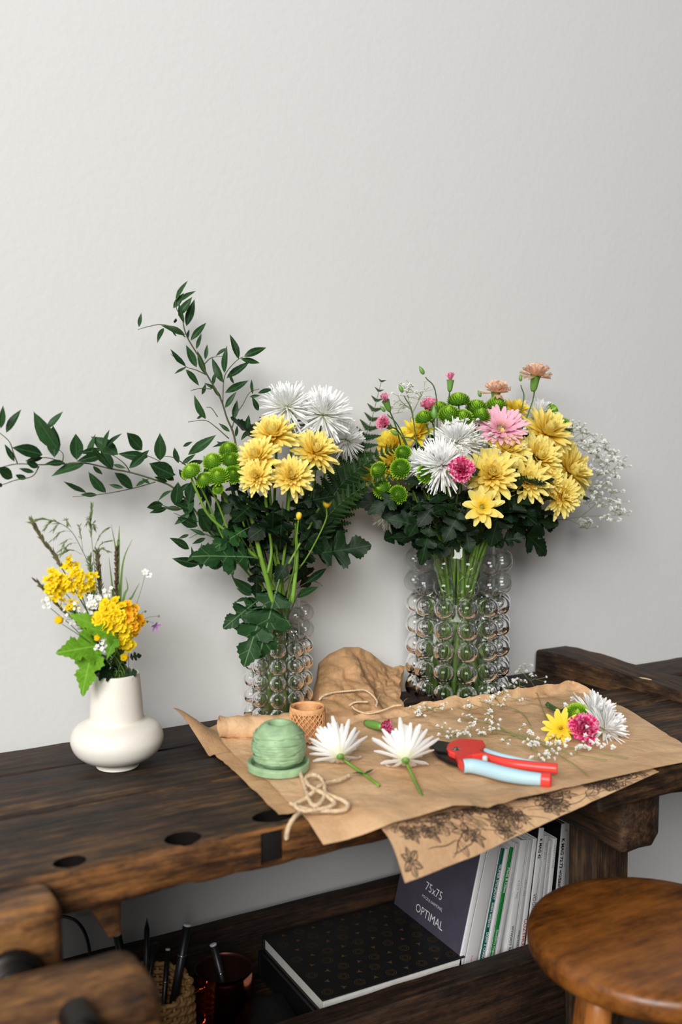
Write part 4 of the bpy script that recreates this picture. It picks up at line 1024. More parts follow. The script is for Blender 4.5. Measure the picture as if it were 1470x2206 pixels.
ruscus('long ruscus branch reaching left past the picture edge above the ceramic vase',
  [(1500, 1000), (1330, 830), (1200, 660), (1090, 555), (980, 510), (830, 465), (700, 440), (540, 405), (410, 410), (250, 415), (110, 410), (0, 435), (-90, 470)],
  [[(110, 405), (85, 340), (60, 270), (0, 215), (-40, 190)], [(248, 425), (205, 488), (100, 512), (20, 540), (-60, 560)], [(985, 525), (840, 565), (660, 600), (460, 618)], [(822, 460), (790, 410), (720, 358), (640, 335)], [(1110, 480), (1020, 400), (940, 360), (870, 335)], [(1180, 420), (1105, 372), (1030, 360)], [(1200, 700), (1050, 680), (1000, 640)], [(395, 405), (400, 350), (375, 320)], [(410, 405), (290, 370), (165, 392)]],
  [((5, 185), (22, 42)), ((40, 212), (112, 58)), ((92, 395), (28, 282)), ((270, 352), (85, 300), 1), ((375, 325), (198, 92), 1), ((345, 368), (345, 165), 1), ((290, 190), (408, 86)), ((80, 498), (-30, 432), 1), ((166, 504), (96, 474), 1), ((216, 462), (120, 440)), ((244, 430), (160, 395), 1), ((272, 370), (162, 392)), ((486, 384), (474, 218), 1), ((565, 402), (572, 218)), ((410, 402), (288, 406)), ((532, 412), (336, 446)), ((748, 352), (578, 234), 1), ((672, 305), (750, 206)), ((655, 310), (684, 192)), ((900, 322), (792, 208), 1), ((1015, 388), (1014, 222), 1), ((645, 318), (495, 346)), ((655, 350), (492, 392)), ((714, 440), (640, 310), 1), ((818, 438), (950, 318)), ((938, 366), (750, 348)), ((548, 592), (406, 504)), ((672, 592), (552, 468), 1), ((842, 562), (708, 468), 1), ((782, 562), (686, 540)), ((616, 606), (505, 602)), ((862, 552), (944, 498)), ((948, 532), (898, 502)), ((1062, 522), (966, 493)), ((1104, 484), (935, 404), 1), ((1092, 578), (1000, 614)), ((1112, 672), (1132, 528), 1), ((1032, 664), (912, 692)), ((1152, 698), (1040, 684)), ((1062, 688), (946, 726)), ((1192, 352), (1368, 240)), ((1130, 405), (1114, 300), 1), ((1160, 300), (1218, 268)), ((1150, 412), (1248, 350)), ((1180, 422), (1298, 388)), ((1102, 514), (1028, 458), 1), ((1200, 655), (1212, 515), 1), ((1282, 625), (1258, 498), 1), ((1202, 722), (1105, 796)), ((1252, 805), (1126, 754), 1), ((1300, 862), (1212, 818)), ((1302, 880), (1213, 922)), ((1292, 958), (1244, 976)), ((590, 422), (652, 484)), ((700, 440), (590, 280)), ((720, 415), (800, 440)), ((15, 540), (-20, 552), 1), ((1330, 840), (1240, 690), 1), ((1340, 850), (1420, 700), 1), ((1400, 900), (1300, 720), 1), ((1360, 760), (1440, 640), 1), ((1430, 940), (1340, 860), 1)],
  B_, 2.94, 1.595, 'L')
ruscus('short ruscus sprig low at the rim of the left vase',
  [(820, 840), (860, 740), (900, 660)], [[(880, 640), (960, 595), (1010, 600), (1045, 625)]],
  [((872, 702), (1018, 608)), ((938, 606), (1078, 508)), ((622, 672), (476, 578)), ((596, 682), (508, 654)), ((560, 700), (500, 720)), ((640, 720), (520, 715))], (340, 1050), 2.94, 1.575, 'L')

rgr = random.Random(9)
ruscus('dense ruscus sprig filling the left side of the left bouquet',
  [(1500, 1180), (1400, 900), (1300, 700), (1220, 520), (1180, 380)], [[(1350, 800), (1200, 760), (1100, 720)], [(1400, 900), (1280, 850), (1200, 880)]],
  [((x + rgr.uniform(-30, 30), y), (x + L * cos(a_), y - L * sin(a_))) + ((1,) if rgr.random() < .4 else ()) for x, y, L, a_ in [(rgr.uniform(1200, 1470), rgr.uniform(480, 1080), rgr.uniform(90, 150), rgr.uniform(1.2, 4.0)) for _ in range(34)]],
  B_, 2.94, 1.605, 'L')
# fern fronds
def fern(label, pts, Y0, Y1, n, Lpx, vase):
    P = [at_y(x, y, Y0 + (Y1 - Y0) * i / (len(pts) - 1)) for i, (x, y) in enumerate(pts)]
    C, R, H, wat = VASE[vase]; VN[vase] += 1
    b = Vector((C.x, C.y, C.z + .02)) + RT * R * .3; m = Vector((C.x, C.y, C.z + H)) + RT * R * .5
    path = smooth_path([b, m] + P, 8); root = thing('fern_frond', label, 'fern', b)
    V, F = [], []; tube(path, lambda t: .0016 - .0011 * t, 5, V, F); part('rachis', V, F, M_['stem_d'], root)
    k0 = 16
    for i in range(n):
        t = i / (n - 1); f = k0 + t * (len(path) - 1 - k0); k = min(int(f), len(path) - 2); B = path[k].lerp(path[k + 1], f - k)
        T = (path[k + 1] - path[k]).normalized(); sd = T.cross(TO).normalized(); L = Lpx / FPX * 1.85 * max(.12, (1 - t * .9)) * (.55 + .45 * min(1, t * 4 + .4))
        for s in (-1, 1):
            tip = B + (sd * s * .86 + T * .55).normalized() * L * rnd.uniform(.9, 1.1) + TO * rnd.uniform(-.1, .1) * L
            tip.y = min(tip.y, WALLY - .008)
            add_leaf(root, 'pinna', B, tip, TO + ZUP * .3 + RT * rnd.uniform(-.5, .5), 1, name='pinna')
    return root
fern('tall fern frond standing up between the two glass vases', [(672, 1170), (715, 1085), (762, 1000), (797, 915), (822, 822)], 1.60, 1.63, 19, 84, 'L')
fern('middle fern frond arching right over the gap between the vases', [(675, 1165), (722, 1063), (770, 1012), (830, 975), (868, 962)], 1.57, 1.57, 22, 52, 'L')
fern('lowest fern frond arching right between the vases', [(680, 1160), (707, 1112), (757, 1066), (815, 1036), (858, 1024)], 1.545, 1.535, 22, 44, 'L')

# ------------------------------------------------------------------ right glass vase bouquet
fl_B = {}
for key, kind, label, px, py, r, Y, nv, vi, nl, nm in (
  ('ya', 'mum', 'yellow chrysanthemum highest on the right side of the right bouquet', 1180, 928, 66, 1.555, (.35, .7, .6), 0, 2, 'chrysanthemum'),
  ('yb', 'mum', 'yellow chrysanthemum right of the pink gerbera, below the highest one', 1160, 985, 62, 1.50, (.25, .5, .8), 1, 2, 'chrysanthemum'),
  ('yc', 'mum', 'yellow chrysanthemum farthest right, beside the gypsophila cloud', 1232, 1012, 66, 1.52, (.7, .35, .65), 2, 3, 'chrysanthemum'),
  ('yd', 'mum', 'large yellow chrysanthemum right of the bright pink carnation', 1060, 1022, 66, 1.45, (-.05, .4, .9), 0, 3, 'chrysanthemum'),
  ('ye', 'mum', 'yellow chrysanthemum front centre, between two large yellow blooms', 1138, 1036, 54, 1.455, (.15, .4, .9), 1, 3, 'chrysanthemum'),
  ('yf', 'mum', 'lowest yellow chrysanthemum on the right side of the right bouquet', 1213, 1068, 48, 1.475, (.35, .1, .92), 2, 3, 'chrysanthemum'),
  ('yg', 'mum', 'yellow chrysanthemum just below the pink gerbera', 1092, 968, 54, 1.50, (0, .55, .8), 2, 2, 'chrysanthemum'),
  ('yh', 'mum2', 'deep yellow chrysanthemum behind the green bud on the left of the bouquet', 898, 932, 46, 1.60, (-.2, .7, .6), 0, 1, 'chrysanthemum'),
  ('yi', 'mum2', 'deep yellow chrysanthemum at the left behind the fern tips', 846, 958, 52, 1.615, (-.5, .5, .6), 0, 1, 'chrysanthemum'),
  ('yj', 'mum2', 'deep yellow chrysanthemum behind the left green pompoms', 842, 1000, 46, 1.60, (-.5, .3, .75), 0, 1, 'chrysanthemum'),
  ('yk', 'mum2', 'small yellow chrysanthemum peeping out lowest left between fern fronds', 797, 1022, 30, 1.625, (-.6, .2, .7), 0, 0, 'chrysanthemum'),
  ('yl', 'mum2', 'yellow chrysanthemum behind the peach carnation and the gerbera', 1112, 882, 38, 1.60, (.1, .8, .5), 0, 1, 'chrysanthemum'),
  ('ym', 'mum', 'small yellow chrysanthemum squeezed between the right yellow blooms', 1185, 1035, 42, 1.485, (.3, .3, .85), 1, 2, 'chrysanthemum'),
  ('wa', 'spider', 'white chrysanthemum left of the pink gerbera', 982, 948, 60, 1.51, (-.1, .65, .7), 0, 2, 'chrysanthemum'),
  ('wb', 'spider', 'white chrysanthemum directly left of the bright pink carnation', 952, 1000, 62, 1.465, (-.2, .4, .85), 1, 2, 'chrysanthemum'),
  ('wc', 'spider', 'white chrysanthemum at the back, under the tall peach carnation', 1160, 893, 46, 1.61, (.15, .8, .5), 0, 1, 'chrysanthemum'),
  ('wd', 'spiderg', 'pale white chrysanthemum hanging low left of the right vase', 832, 1108, 42, 1.63, (-.55, -.6, .45), 0, 0, 'chrysanthemum'),
  ('wf', 'spider', 'white chrysanthemum half hidden behind the left green pompoms', 905, 1000, 46, 1.53, (-.3, .4, .8), 0, 1, 'chrysanthemum')):
    fl_B[key] = flower(kind, label, px, py, r * (1.1 if kind == 'mum' else 1.04), Y, nv, 'B', name=nm, vi=vi, nleaf=nl + 1, group='chrysanthemums in the right vase', r0=.003)
# single front daisy with separate petals
def ray_flower(name, label, px, py, r, Y, nv, vase, pm, rings, W, centre, R0, cr, lean=8):
    P = at_y(px, py, Y); R = r / FPX * depth(P); n = vdir(*nv)
    root, pth = stemmed(name, label, 'flower', P, n, vase, .003)
    M0 = frame(P, n, None, R)
    for ring, (cnt, L, el) in enumerate(rings):
        for i in range(cnt):
            a = 2 * pi * (i + .5 * ring) / cnt + rnd.uniform(-.08, .08)
            M = M0 @ Matrix.Rotation(a, 4, 'Z') @ Matrix.Translation((R0, 0, .02 * ring)) @ Matrix.Rotation(-radians(el + rnd.uniform(-6, 6)), 4, 'Y') @ Matrix.Diagonal((L * (1 - R0) * rnd.uniform(.9, 1.06), W * rnd.uniform(.9, 1.1), 1, 1))
            inst('petal', SH_[pm][rnd.randrange(3)], M, root)
    inst('flower_centre', SH_[centre] if not isinstance(SH_[centre], list) else SH_[centre][0], M0 @ Matrix.Translation((0, 0, .02)) @ Matrix.Scale(cr, 4), root)
    inst('calyx', SH_['cup'], frame(P - n * R * .05, n, None, R * .55), root)
    return root, pth, P
V, F, UV = bloom([(lambda pv, pu, k: (pv, pu, k, .5 * (1 - i / 40), .05, radians(30 + 55 * i / 40), i * GA))(*petal(.55 - .2 * i / 40, .18, 2, oval, .3, .5)) for i in range(40)])
SH_['dcentre'] = mesh('dcentre', V, F, M_['yellow2'], UV)
ray_flower('chrysanthemum', 'open yellow daisy shaped chrysanthemum in front of the dark leaves', 1040, 1092, 48, 1.43, (.0, .25, .95), 'B', 'dpetal', [(9, 1.0, 3), (7, .85, 16), (5, .6, 30)], 1.0, 'dcentre', .12, .34)
ray_flower('gerbera', 'pale pink gerbera at the top of the right bouquet', 1080, 924, 62, 1.52, (.05, .72, .68), 'B', 'gpetal', [(24, 1.0, 10), (20, .86, 17), (14, .55, 26)], 1.15, 'gcentre', .16, 1.0)
for label, px, py, r, Y, nv, vi in (
  ('green pompom highest of all in the right bouquet', 988, 862, 24, 1.56, (-.1, .97, .25), 0),
  ('green pompom left of the peach carnation calyx, in the top row', 1027, 877, 23, 1.555, (0, .95, .3), 0),
  ('green pompom right below the peach carnation', 1070, 874, 23, 1.57, (.1, .95, .25), 1),
  ('green pompom in the second row, under the highest one', 968, 893, 24, 1.54, (-.1, .9, .4), 1),
  ('green pompom touching the left edge of the pink gerbera', 997, 900, 24, 1.53, (0, .85, .5), 0),
  ('green pompom left of the upright green bud', 914, 899, 20, 1.565, (-.3, .85, .4), 0),
  ('green pompom behind the upright green bud', 947, 881, 20, 1.58, (-.2, .9, .3), 1),
  ('green pompom between the top row and the gerbera', 1036, 895, 20, 1.54, (.05, .9, .4), 1),
  ('green pompom upper right, beside the back white bloom', 1188, 886, 18, 1.60, (.6, .6, .5), 1),
  ('green pompom farthest right above the gypsophila', 1221, 918, 19, 1.59, (.75, .5, .4), 0),
  ('green pompom highest of the left group beside the fern', 868, 976, 18, 1.545, (-.4, .5, .75), 1),
  ('green pompom in the middle of the left group beside the fern', 862, 1009, 22, 1.525, (-.35, .35, .85), 0),
  ('green pompom farthest left in the right bouquet', 815, 1014, 19, 1.555, (-.7, .35, .6), 1),
  ('green pompom behind the middle of the left group', 890, 1006, 18, 1.54, (-.2, .4, .85), 1),
  ('green pompom in front of the white bloom, facing forward', 920, 1020, 21, 1.475, (-.1, .25, .95), 0),
  ('green pompom low left, under the leftmost one', 822, 1053, 20, 1.545, (-.6, .2, .75), 1),
  ('lowest green pompom in the right bouquet', 857, 1066, 20, 1.52, (-.3, .1, .95), 0)):
    flower('pom', label, px, py, r, Y, nv, 'B', name='pompom_chrysanthemum', vi=vi, group='green pompoms in the right vase', r0=.0021, neck=.035)
for kind, label, px, py, r, Y, nv, vi in (
  ('hot', 'bright pink carnation at the front of the right bouquet', 995, 1013, 31, 1.43, (-.1, .15, .97), 0),
  ('pink', 'pink carnation at the left edge, above the fern tips', 829, 912, 22, 1.54, (-.5, .35, .8), 0),
  ('pink', 'half closed pink carnation highest at the left edge', 831, 863, 20, 1.57, (-.35, .85, .4), 1),
  ('pink', 'small pink carnation bud standing upright above the green pompoms', 971, 818, 19, 1.56, (.05, 1, .1), 1),
  ('pink', 'pink striped carnation behind the green pompoms', 926, 878, 26, 1.595, (-.2, .85, .4), 0),
  ('peach', 'tall peach carnation highest in the right bouquet', 1155, 806, 36, 1.56, (.1, .95, .2), 0),
  ('peach', 'peach carnation standing over the green pompoms', 1069, 842, 33, 1.575, (0, .9, .3), 0)):
    flower(kind, label, px, py, r, Y, nv, 'B', name='carnation', vi=vi, group='carnations in the right vase', r0=.0018, mat='stem_d', cup='calyx', neck=.05)
for label, px, py, Y, nv, s in (
  ('slim green carnation bud leaning left at the very top', 910, 800, 1.57, (-.5, .85, .1), 13), ('green carnation bud left of the tall one, near the fern tip', 865, 839, 1.57, (-.4, .9, .1), 12),
  ('upright green carnation bud in front of the pompoms', 936, 892, 1.50, (-.05, 1, .1), 18), ('small green bud beside the tall peach carnation', 1122, 816, 1.565, (-.1, 1, .1), 10),
  ('small green bud left of the lower peach carnation', 1034, 850, 1.57, (-.4, .9, .1), 10), ('green carnation bud beneath the left pink carnation', 852, 933, 1.53, (-.8, .4, .3), 13), ('round green bud left of the bright pink carnation', 964, 1016, 1.43, (-.3, .3, .9), 9),
  ('green carnation bud under the half closed pink carnation', 826, 882, 1.55, (-.6, .7, .3), 11)):
    P = at_y(px, py, Y); n = vdir(*nv); R = s / FPX * depth(P)
    root, pth = stemmed('carnation_bud', label, 'flower bud', P, n, 'B', .0015, 'stem_d', 'carnation buds in the right vase', .04)
    inst('bud', SH_['bud'], frame(P, n, None, R * 1.15), root)
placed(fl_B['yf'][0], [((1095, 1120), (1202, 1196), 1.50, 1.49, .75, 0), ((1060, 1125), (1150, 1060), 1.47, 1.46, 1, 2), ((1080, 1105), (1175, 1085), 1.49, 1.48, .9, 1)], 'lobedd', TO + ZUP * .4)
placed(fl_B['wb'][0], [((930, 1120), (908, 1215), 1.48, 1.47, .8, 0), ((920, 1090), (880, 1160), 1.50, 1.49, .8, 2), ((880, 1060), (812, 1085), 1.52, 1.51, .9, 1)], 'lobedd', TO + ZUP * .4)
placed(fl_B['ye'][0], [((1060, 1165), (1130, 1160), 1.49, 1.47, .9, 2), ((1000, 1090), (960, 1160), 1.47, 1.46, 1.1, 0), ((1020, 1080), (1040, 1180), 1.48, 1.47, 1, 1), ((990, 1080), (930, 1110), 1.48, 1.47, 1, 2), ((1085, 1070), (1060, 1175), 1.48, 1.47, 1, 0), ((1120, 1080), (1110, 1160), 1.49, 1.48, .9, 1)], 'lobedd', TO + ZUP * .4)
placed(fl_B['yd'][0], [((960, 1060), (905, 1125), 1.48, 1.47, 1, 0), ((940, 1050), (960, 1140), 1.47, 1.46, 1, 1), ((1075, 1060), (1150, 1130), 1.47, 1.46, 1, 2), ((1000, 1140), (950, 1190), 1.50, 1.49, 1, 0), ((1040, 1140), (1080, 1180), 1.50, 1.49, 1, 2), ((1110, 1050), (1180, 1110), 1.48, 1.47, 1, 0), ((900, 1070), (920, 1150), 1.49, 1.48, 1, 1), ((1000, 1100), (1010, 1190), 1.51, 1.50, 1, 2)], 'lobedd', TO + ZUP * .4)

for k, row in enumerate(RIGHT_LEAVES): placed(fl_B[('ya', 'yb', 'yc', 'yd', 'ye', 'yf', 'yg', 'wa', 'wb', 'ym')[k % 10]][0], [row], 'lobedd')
# ------------------------------------------------------------------ gypsophila
def gypsophila(label, stems, clusters, place, rb, root_tail=None, group=None, rad=.0009, per=3, spread=.012, rm=None):
    """stems: polylines, clusters: points (px,py,count); place(px,py,jitter)->world"""
    P = [[place(x, y, 0) for x, y in s] for s in stems]
    if root_tail: P[0] = root_tail + P[0]
    root = thing('gypsophila_sprig', label, 'flower', P[0][0], group)
    V, F = [], []; allp = []
    for s in P:
        pp = smooth_path(s, 6); allp += pp[len(pp) // 5:]; tube(pp, lambda t: rad * (1 - .5 * t), 5, V, F)
    blossoms = []
    for q in clusters:
        c = place(q[0], q[1], 1); n = q[2] if len(q) > 2 else per
        near = min(allp, key=lambda p: (p - c).length); hub = near.lerp(c, .55) + Vector((0, 0, .003))
        tube(smooth_path([near, hub, hub.lerp(c, .6)], 4), lambda t: rad * .55, 4, V, F)
        for i in range(n):
            d = Vector((rnd.gauss(0, 1), rnd.gauss(0, 1), abs(rnd.gauss(0, 1)) * .8)) * spread * (.3 if n == 1 else .8)
            b = c + d
            if rm: b = rm(b)
            tube([hub.lerp(c, .6), b], .0004, 4, V, F, cap=False); blossoms.append((b, d))
    part('stems', V, F, M_['stem_o'], root)
    for b, d in blossoms:
        n = (d + ZUP * .01 + TO * .006).normalized()
        inst('blossom', SH_['gyp'][rnd.randrange(2)], frame(b, n, None, rb * rnd.uniform(.65, 1.15), rnd.random() * 6), root)
    return root
g4 = lambda Y, jit=.015: (lambda x, y, j: at_y(760 + x / 2.45, 760 + y / 2.45, Y + (rnd.uniform(-jit, jit) if j else 0)))
tailB = lambda: [Vector((BV.x, BV.y, BV.z + .02)), Vector((BV.x, BV.y, BV.z + .29)) + RT * .03]
gypsophila('airy cloud of white gypsophila at the right side of the right bouquet',
  [[(1010, 900), (1070, 885), (1200, 868), (1310, 860), (1400, 858)], [(1070, 880), (1140, 882), (1190, 905), (1240, 930)], [(1080, 860), (1200, 750), (1300, 680), (1400, 590)], [(1100, 600), (1170, 450), (1240, 425), (1290, 460)], [(1200, 750), (1300, 640), (1370, 550)], [(1250, 720), (1320, 760), (1390, 790)], [(1170, 480), (1260, 530), (1340, 500)], [(1200, 868), (1280, 800), (1300, 720)]],
  [(1200, 400), (1160, 420), (1240, 440), (1330, 480), (1290, 520), (1370, 540), (1410, 580), (1390, 670), (1310, 600), (1300, 710), (1370, 740), (1290, 770), (1385, 790), (1395, 830), (1320, 820), (1240, 900), (1350, 890), (1240, 930), (1420, 860), (1300, 650), (1215, 470), (1260, 540), (1350, 580), (1330, 640), (1280, 480), (1250, 500), (1340, 700), (1410, 620), (1270, 740), (1230, 800), (1350, 520), (1300, 560)],
  g4(1.565), .0058, tailB(), per=8, spread=.013, rad=.0007)
gypsophila('faint gypsophila sprig behind the left pink carnations',
  [[(330, 420), (320, 330), (300, 260), (280, 200)], [(315, 320), (350, 250), (370, 210)], [(310, 300), (260, 260), (240, 230)]],
  [(275, 190), (330, 180), (380, 210), (240, 230), (300, 240), (250, 280), (345, 250), (290, 215), (365, 235), (325, 215), (260, 300), (230, 330), (205, 295)],
  g4(1.61), .0040, tailB(), per=4, spread=.012)
gypsophila('gypsophila sprig sprinkled over the gerbera and the yellow blooms',
  [[(640, 700), (660, 560), (700, 470), (740, 440)], [(665, 550), (640, 440), (600, 360)], [(700, 470), (800, 460), (920, 410)], [(700, 480), (820, 520), (920, 550)]],
  [(600, 355, 1), (658, 380, 2), (712, 382, 1), (642, 430, 2), (742, 455, 2), (712, 490, 2), (920, 405, 1), (900, 500, 1), (920, 550, 1), (745, 502, 1), (668, 462, 3), (625, 720, 1), (565, 520, 3), (765, 545, 1), (610, 470, 4), (590, 500, 3), (640, 490, 3), (540, 520, 3), (520, 380, 3), (560, 375, 3), (1135, 400, 1)],
  g4(1.435, .006), .0058, tailB(), per=2, spread=.008, rad=.00045)

# ------------------------------------------------------------------ kraft paper
PZ = TOP + .0062
def ridge(p, s):
    q = p * s + noise.noise_vector(p * s * .7) * .5
    return (1 - abs(noise.noise(q)) * 2.2) * .6 + (1 - abs(noise.noise(q * 2.3)) * 2.2) * .3 + (1 - abs(noise.noise(q * 5.1)) * 2) * .12
def crease(p, s):
    d1 = noise.voronoi(p * s + noise.noise_vector(p * s * .6) * .35)[0][0]; d2 = noise.voronoi(p * s * 2.3 + Vector((3, 1, 7)))[0][0]
    return (.5 - d1) + .45 * (.5 - d2)
def interp(pts, t):
    n = len(pts) - 1; f = min(max(t, 0), 1) * n; i = min(int(f), n - 1); return pts[i].lerp(pts[i + 1], f - i)
def grid_faces(nu, nv): return [(j * (nu + 1) + i, j * (nu + 1) + i + 1, (j + 1) * (nu + 1) + i + 1, (j + 1) * (nu + 1) + i) for j in range(nv) for i in range(nu)]
def sm(e0, e1, x): t = min(max((x - e0) / (e1 - e0), 0), 1); return t * t * (3 - 2 * t)

# lower sheet: its left strip shows beside the top sheet, its back left corner curls up
C_bl = at_z(372, 1528, TRAY + .052); C_fl = at_z(601, 1758, TOP + .002)
lf = smooth_path([C_fl, at_z(530, 1688, TOP + .002), at_z(467, 1630, TOP + .003), at_z(425, 1588, TOP + .008), C_bl], 10)
rt_ = [Vector((.95, 1.19, TOP + .002)), Vector((1.0, 1.50, TOP + .002))]
nu, nv = 60, 50; V = []
for j in range(nv + 1):
    v = j / nv; a = interp(lf, v); b = interp(rt_, v)
    for i in range(nu + 1):
        u = i / nu; p = a.lerp(b, u); p.y = a.y + (b.y - a.y) * sm(0, 1, u)
        if v > .6: p.y += (1.648 - p.y) * sm(.6, 1, v) * sm(.02, .3, u) * (1 - sm(.6, 1, u))
        base = TOP + .0022 - (.013 * sm(STEP - .005, STEP + .03, p.y))
        lift = (C_bl.z - base) * (1 - sm(0, .17, u)) * sm(.5, 1, v) ** 1.5
        near_v = 1 - sm(.06, .10, min((Vector((p.x, p.y, 0)) - Vector((LV.x, LV.y, 0))).length, (Vector((p.x, p.y, 0)) - Vector((BV.x, BV.y, 0))).length - .03))
        z = base + lift + max(0, ridge(p, 26)) * .003 * (1 - near_v) * sm(.0, .05, u + .2)
        V.append(Vector((p.x, min(p.y, WALLY - .006), min(z, base + .0006) if near_v > .9 else z)))
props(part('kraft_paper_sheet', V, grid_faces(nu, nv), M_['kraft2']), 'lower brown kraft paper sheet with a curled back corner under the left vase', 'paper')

# printed sheet: lies under the top sheet and droops over the front edge
low = [(873, 1905, 1.045), (1010, 1851, 1.045), (1120, 1800, 1.048), (1220, 1754, 1.053), (1330, 1704, 1.06), (1421, 1664, 1.068)]
hi_ = [(818, 1781), (905, 1762), (1010, 1740), (1110, 1716), (1250, 1690), (1400, 1655)]
lowP = [at_y(*q) for q in low]; edgeP = [at_z(x, y, TOP + .0006) for x, y in hi_]
def printed(u, v):
    """v 0 at the drooping lower edge, .7 at the bench edge, 1 far under the top sheet"""
    A = interp(lowP, u); B = interp(edgeP, u)
    Cc = Vector((B.x + .02, 1.215, TOP + .0028))
    if v < .7:
        t = v / .7; p = A.lerp(B, t); p.z += .012 * sin(pi * t) * (1 - u)
    else: p = B.lerp(Cc, (v - .7) / .3)
    p.z += ridge(Vector((u * .6, v * .25, 3)), 9) * .0018 * (1 - sm(.6, .75, v))
    return p
nu, nv = 60, 30
V = [printed(i / nu, j / nv) for j in range(nv + 1) for i in range(nu + 1)]
pp = part('printed_kraft_paper', V, grid_faces(nu, nv), M_['kraftp']); props(pp, 'kraft paper printed with dark flowers drooping over the front bench edge', 'paper')
# the print: line drawn blossoms, leaves and stems lying on the sheet
SV, SF = [], []
def stroke(pts, wd):
    n = len(pts); o = len(SV); P = [Vector((a, b, 0)) for a, b in pts]
    for i, p in enumerate(P):
        d = (P[min(i + 1, n - 1)] - P[max(i - 1, 0)]); d = d.normalized() if d.length > 1e-9 else Vector((1, 0, 0))
        s = Vector((-d.y, d.x, 0)) * wd * (.35 + .65 * sin(pi * (i + .5) / n)) * .5
        for q in (p + s, p - s):
            u = q.x / .52; v = .7 * q.y / max(.02, (interp(lowP, u) - interp(edgeP, u)).length); v = min(max(v, .01), .69); u = min(max(u, .005), .995)
            P0 = printed(u, v); nn = (printed(min(u + .01, 1), v) - P0).cross(printed(u, v + .02) - P0).normalized()
            if nn.dot(TO + ZUP) < 0: nn = -nn
            SV.append(P0 + nn * .0007)
    for i in range(n - 1): SF.append((o + 2 * i, o + 2 * i + 1, o + 2 * i + 3, o + 2 * i + 2))
rg = random.Random(31)
def motif_leaf(x, y, a, L, wd=.0013):
    c, s = cos(a), sin(a); T = lambda l, k: (x + c * l - s * k, y + s * l + c * k)
    for sg in (1, -1): stroke([T(L * t, sg * L * .26 * sin(pi * t ** .8)) for t in [i / 8 for i in range(9)]], wd)
    stroke([T(L * t / 6, 0) for t in range(7)], wd * .7)
    for k in range(2, 6): stroke([T(L * k / 7, 0), T(L * k / 7 + L * .12, L * .16)], wd * .6)
def motif_flower(x, y, R, wd=.0014):
    n = rg.choice((5, 6, 7)); a0 = rg.random() * 6
    for k in range(n):
        a = a0 + 2 * pi * k / n; motif_leaf(x + cos(a) * R * .15, y + sin(a) * R * .15, a, R * rg.uniform(.8, 1.05), wd)
    for k in range(8): a = rg.random() * 6.28; stroke([(x, y), (x + cos(a) * R * .3, y + sin(a) * R * .3)], wd)
for k in range(78):
    x = rg.uniform(.01, .50); hmax = (interp(lowP, x / .52) - interp(edgeP, x / .52)).length
    y = hmax * rg.uniform(.45, 1.1) if rg.random() < .75 else hmax * rg.uniform(.1, .4)
    if rg.random() < .55: motif_flower(x, y, rg.uniform(.013, .022))
    else: motif_leaf(x, y, rg.random() * 6.28, rg.uniform(.02, .032), .0011)
    if rg.random() < .8:
        a = rg.uniform(-1, 1) + (0 if rg.random() < .5 else pi); pts = [(x, y)]
        for i in range(8): a += rg.uniform(-.3, .3); pts.append((pts[-1][0] + cos(a) * .007, pts[-1][1] + sin(a) * .007))
        stroke([(min(max(q[0], .005), .51), q[1]) for q in pts], .0013)
part('flower_print', SV, SF, M_['ink'], pp, smooth=False)

# top sheet: wrinkled, back edge rolled over at the left and raised at the right
FE = [at_z(x, y, z) for x, y, z in ((697, 1806, TOP - .006), (760, 1791, TOP - .002), (830, 1776, PZ + .003), (900, 1759, PZ + .005), (977, 1735, PZ + .013), (1020, 1735, PZ + .012), (1052, 1743, PZ + .004), (1117, 1719, PZ + .010), (1201, 1703, PZ + .005), (1296, 1680, PZ + .004), (1416, 1653, PZ + .001), (1545, 1628, PZ - .004))]
LE = [at_z(x, y, PZ) for x, y in ((697, 1806), (626, 1732), (582, 1686), (534, 1655), (473, 1590))]
LE[0] = FE[0]
RE = [FE[-1], at_z(1505, 1622, PZ), at_z(1440, 1583, PZ), at_z(1355, 1530, PZ), at_z(1300, 1496, PZ + .004)]
BE = [Vector((LE[-1].x, LE[-1].y - .006, PZ)), Vector((.70, 1.488, PZ)), Vector((.85, 1.478, PZ)), Vector((1.0, 1.458, PZ)), Vector((1.15, 1.45, PZ)), Vector((1.30, 1.452, PZ)), RE[-1]]
BE[0] = LE[-1]
nu, nv, nc = 150, 84, 16
V = []
def main_pt(u, v):
    f = interp(FE, u); b = interp(BE, u); l = interp(LE, v); r = interp(RE, v)
    c00, c10, c01, c11 = FE[0], FE[-1], BE[0], BE[-1]
    p = f.lerp(b, v) + l.lerp(r, u) - (c00.lerp(c10, u)).lerp(c01.lerp(c11, u), v)
    fine = crease(p, 15) + .3 * crease(p, 40)
    amp = .0036 + .010 * sm(.70, 1, v) * (1 - .4 * sm(.6, 1, u)) + .0028 * (1 - sm(0, .3, v)) * sm(.25, .4, u) * (1 - sm(.6, .75, u))
    z = PZ + (p.z - PZ) * (1 - sm(0, .35, v)) + max(-.2 * sm(.1, .3, v), fine) * amp
    if p.y < 1.15: z -= (1.15 - p.y) * .22 * (1 - sm(.60, .67, p.x))
    z += .0035 * max(0, noise.noise(Vector((p.x * 9, p.y * 5, 2)))) * sm(0, .3, v)
    return Vector((p.x, p.y, z))
for j in range(nv + 1):
    for i in range(nu + 1): V.append(main_pt(i / nu, j / nv))
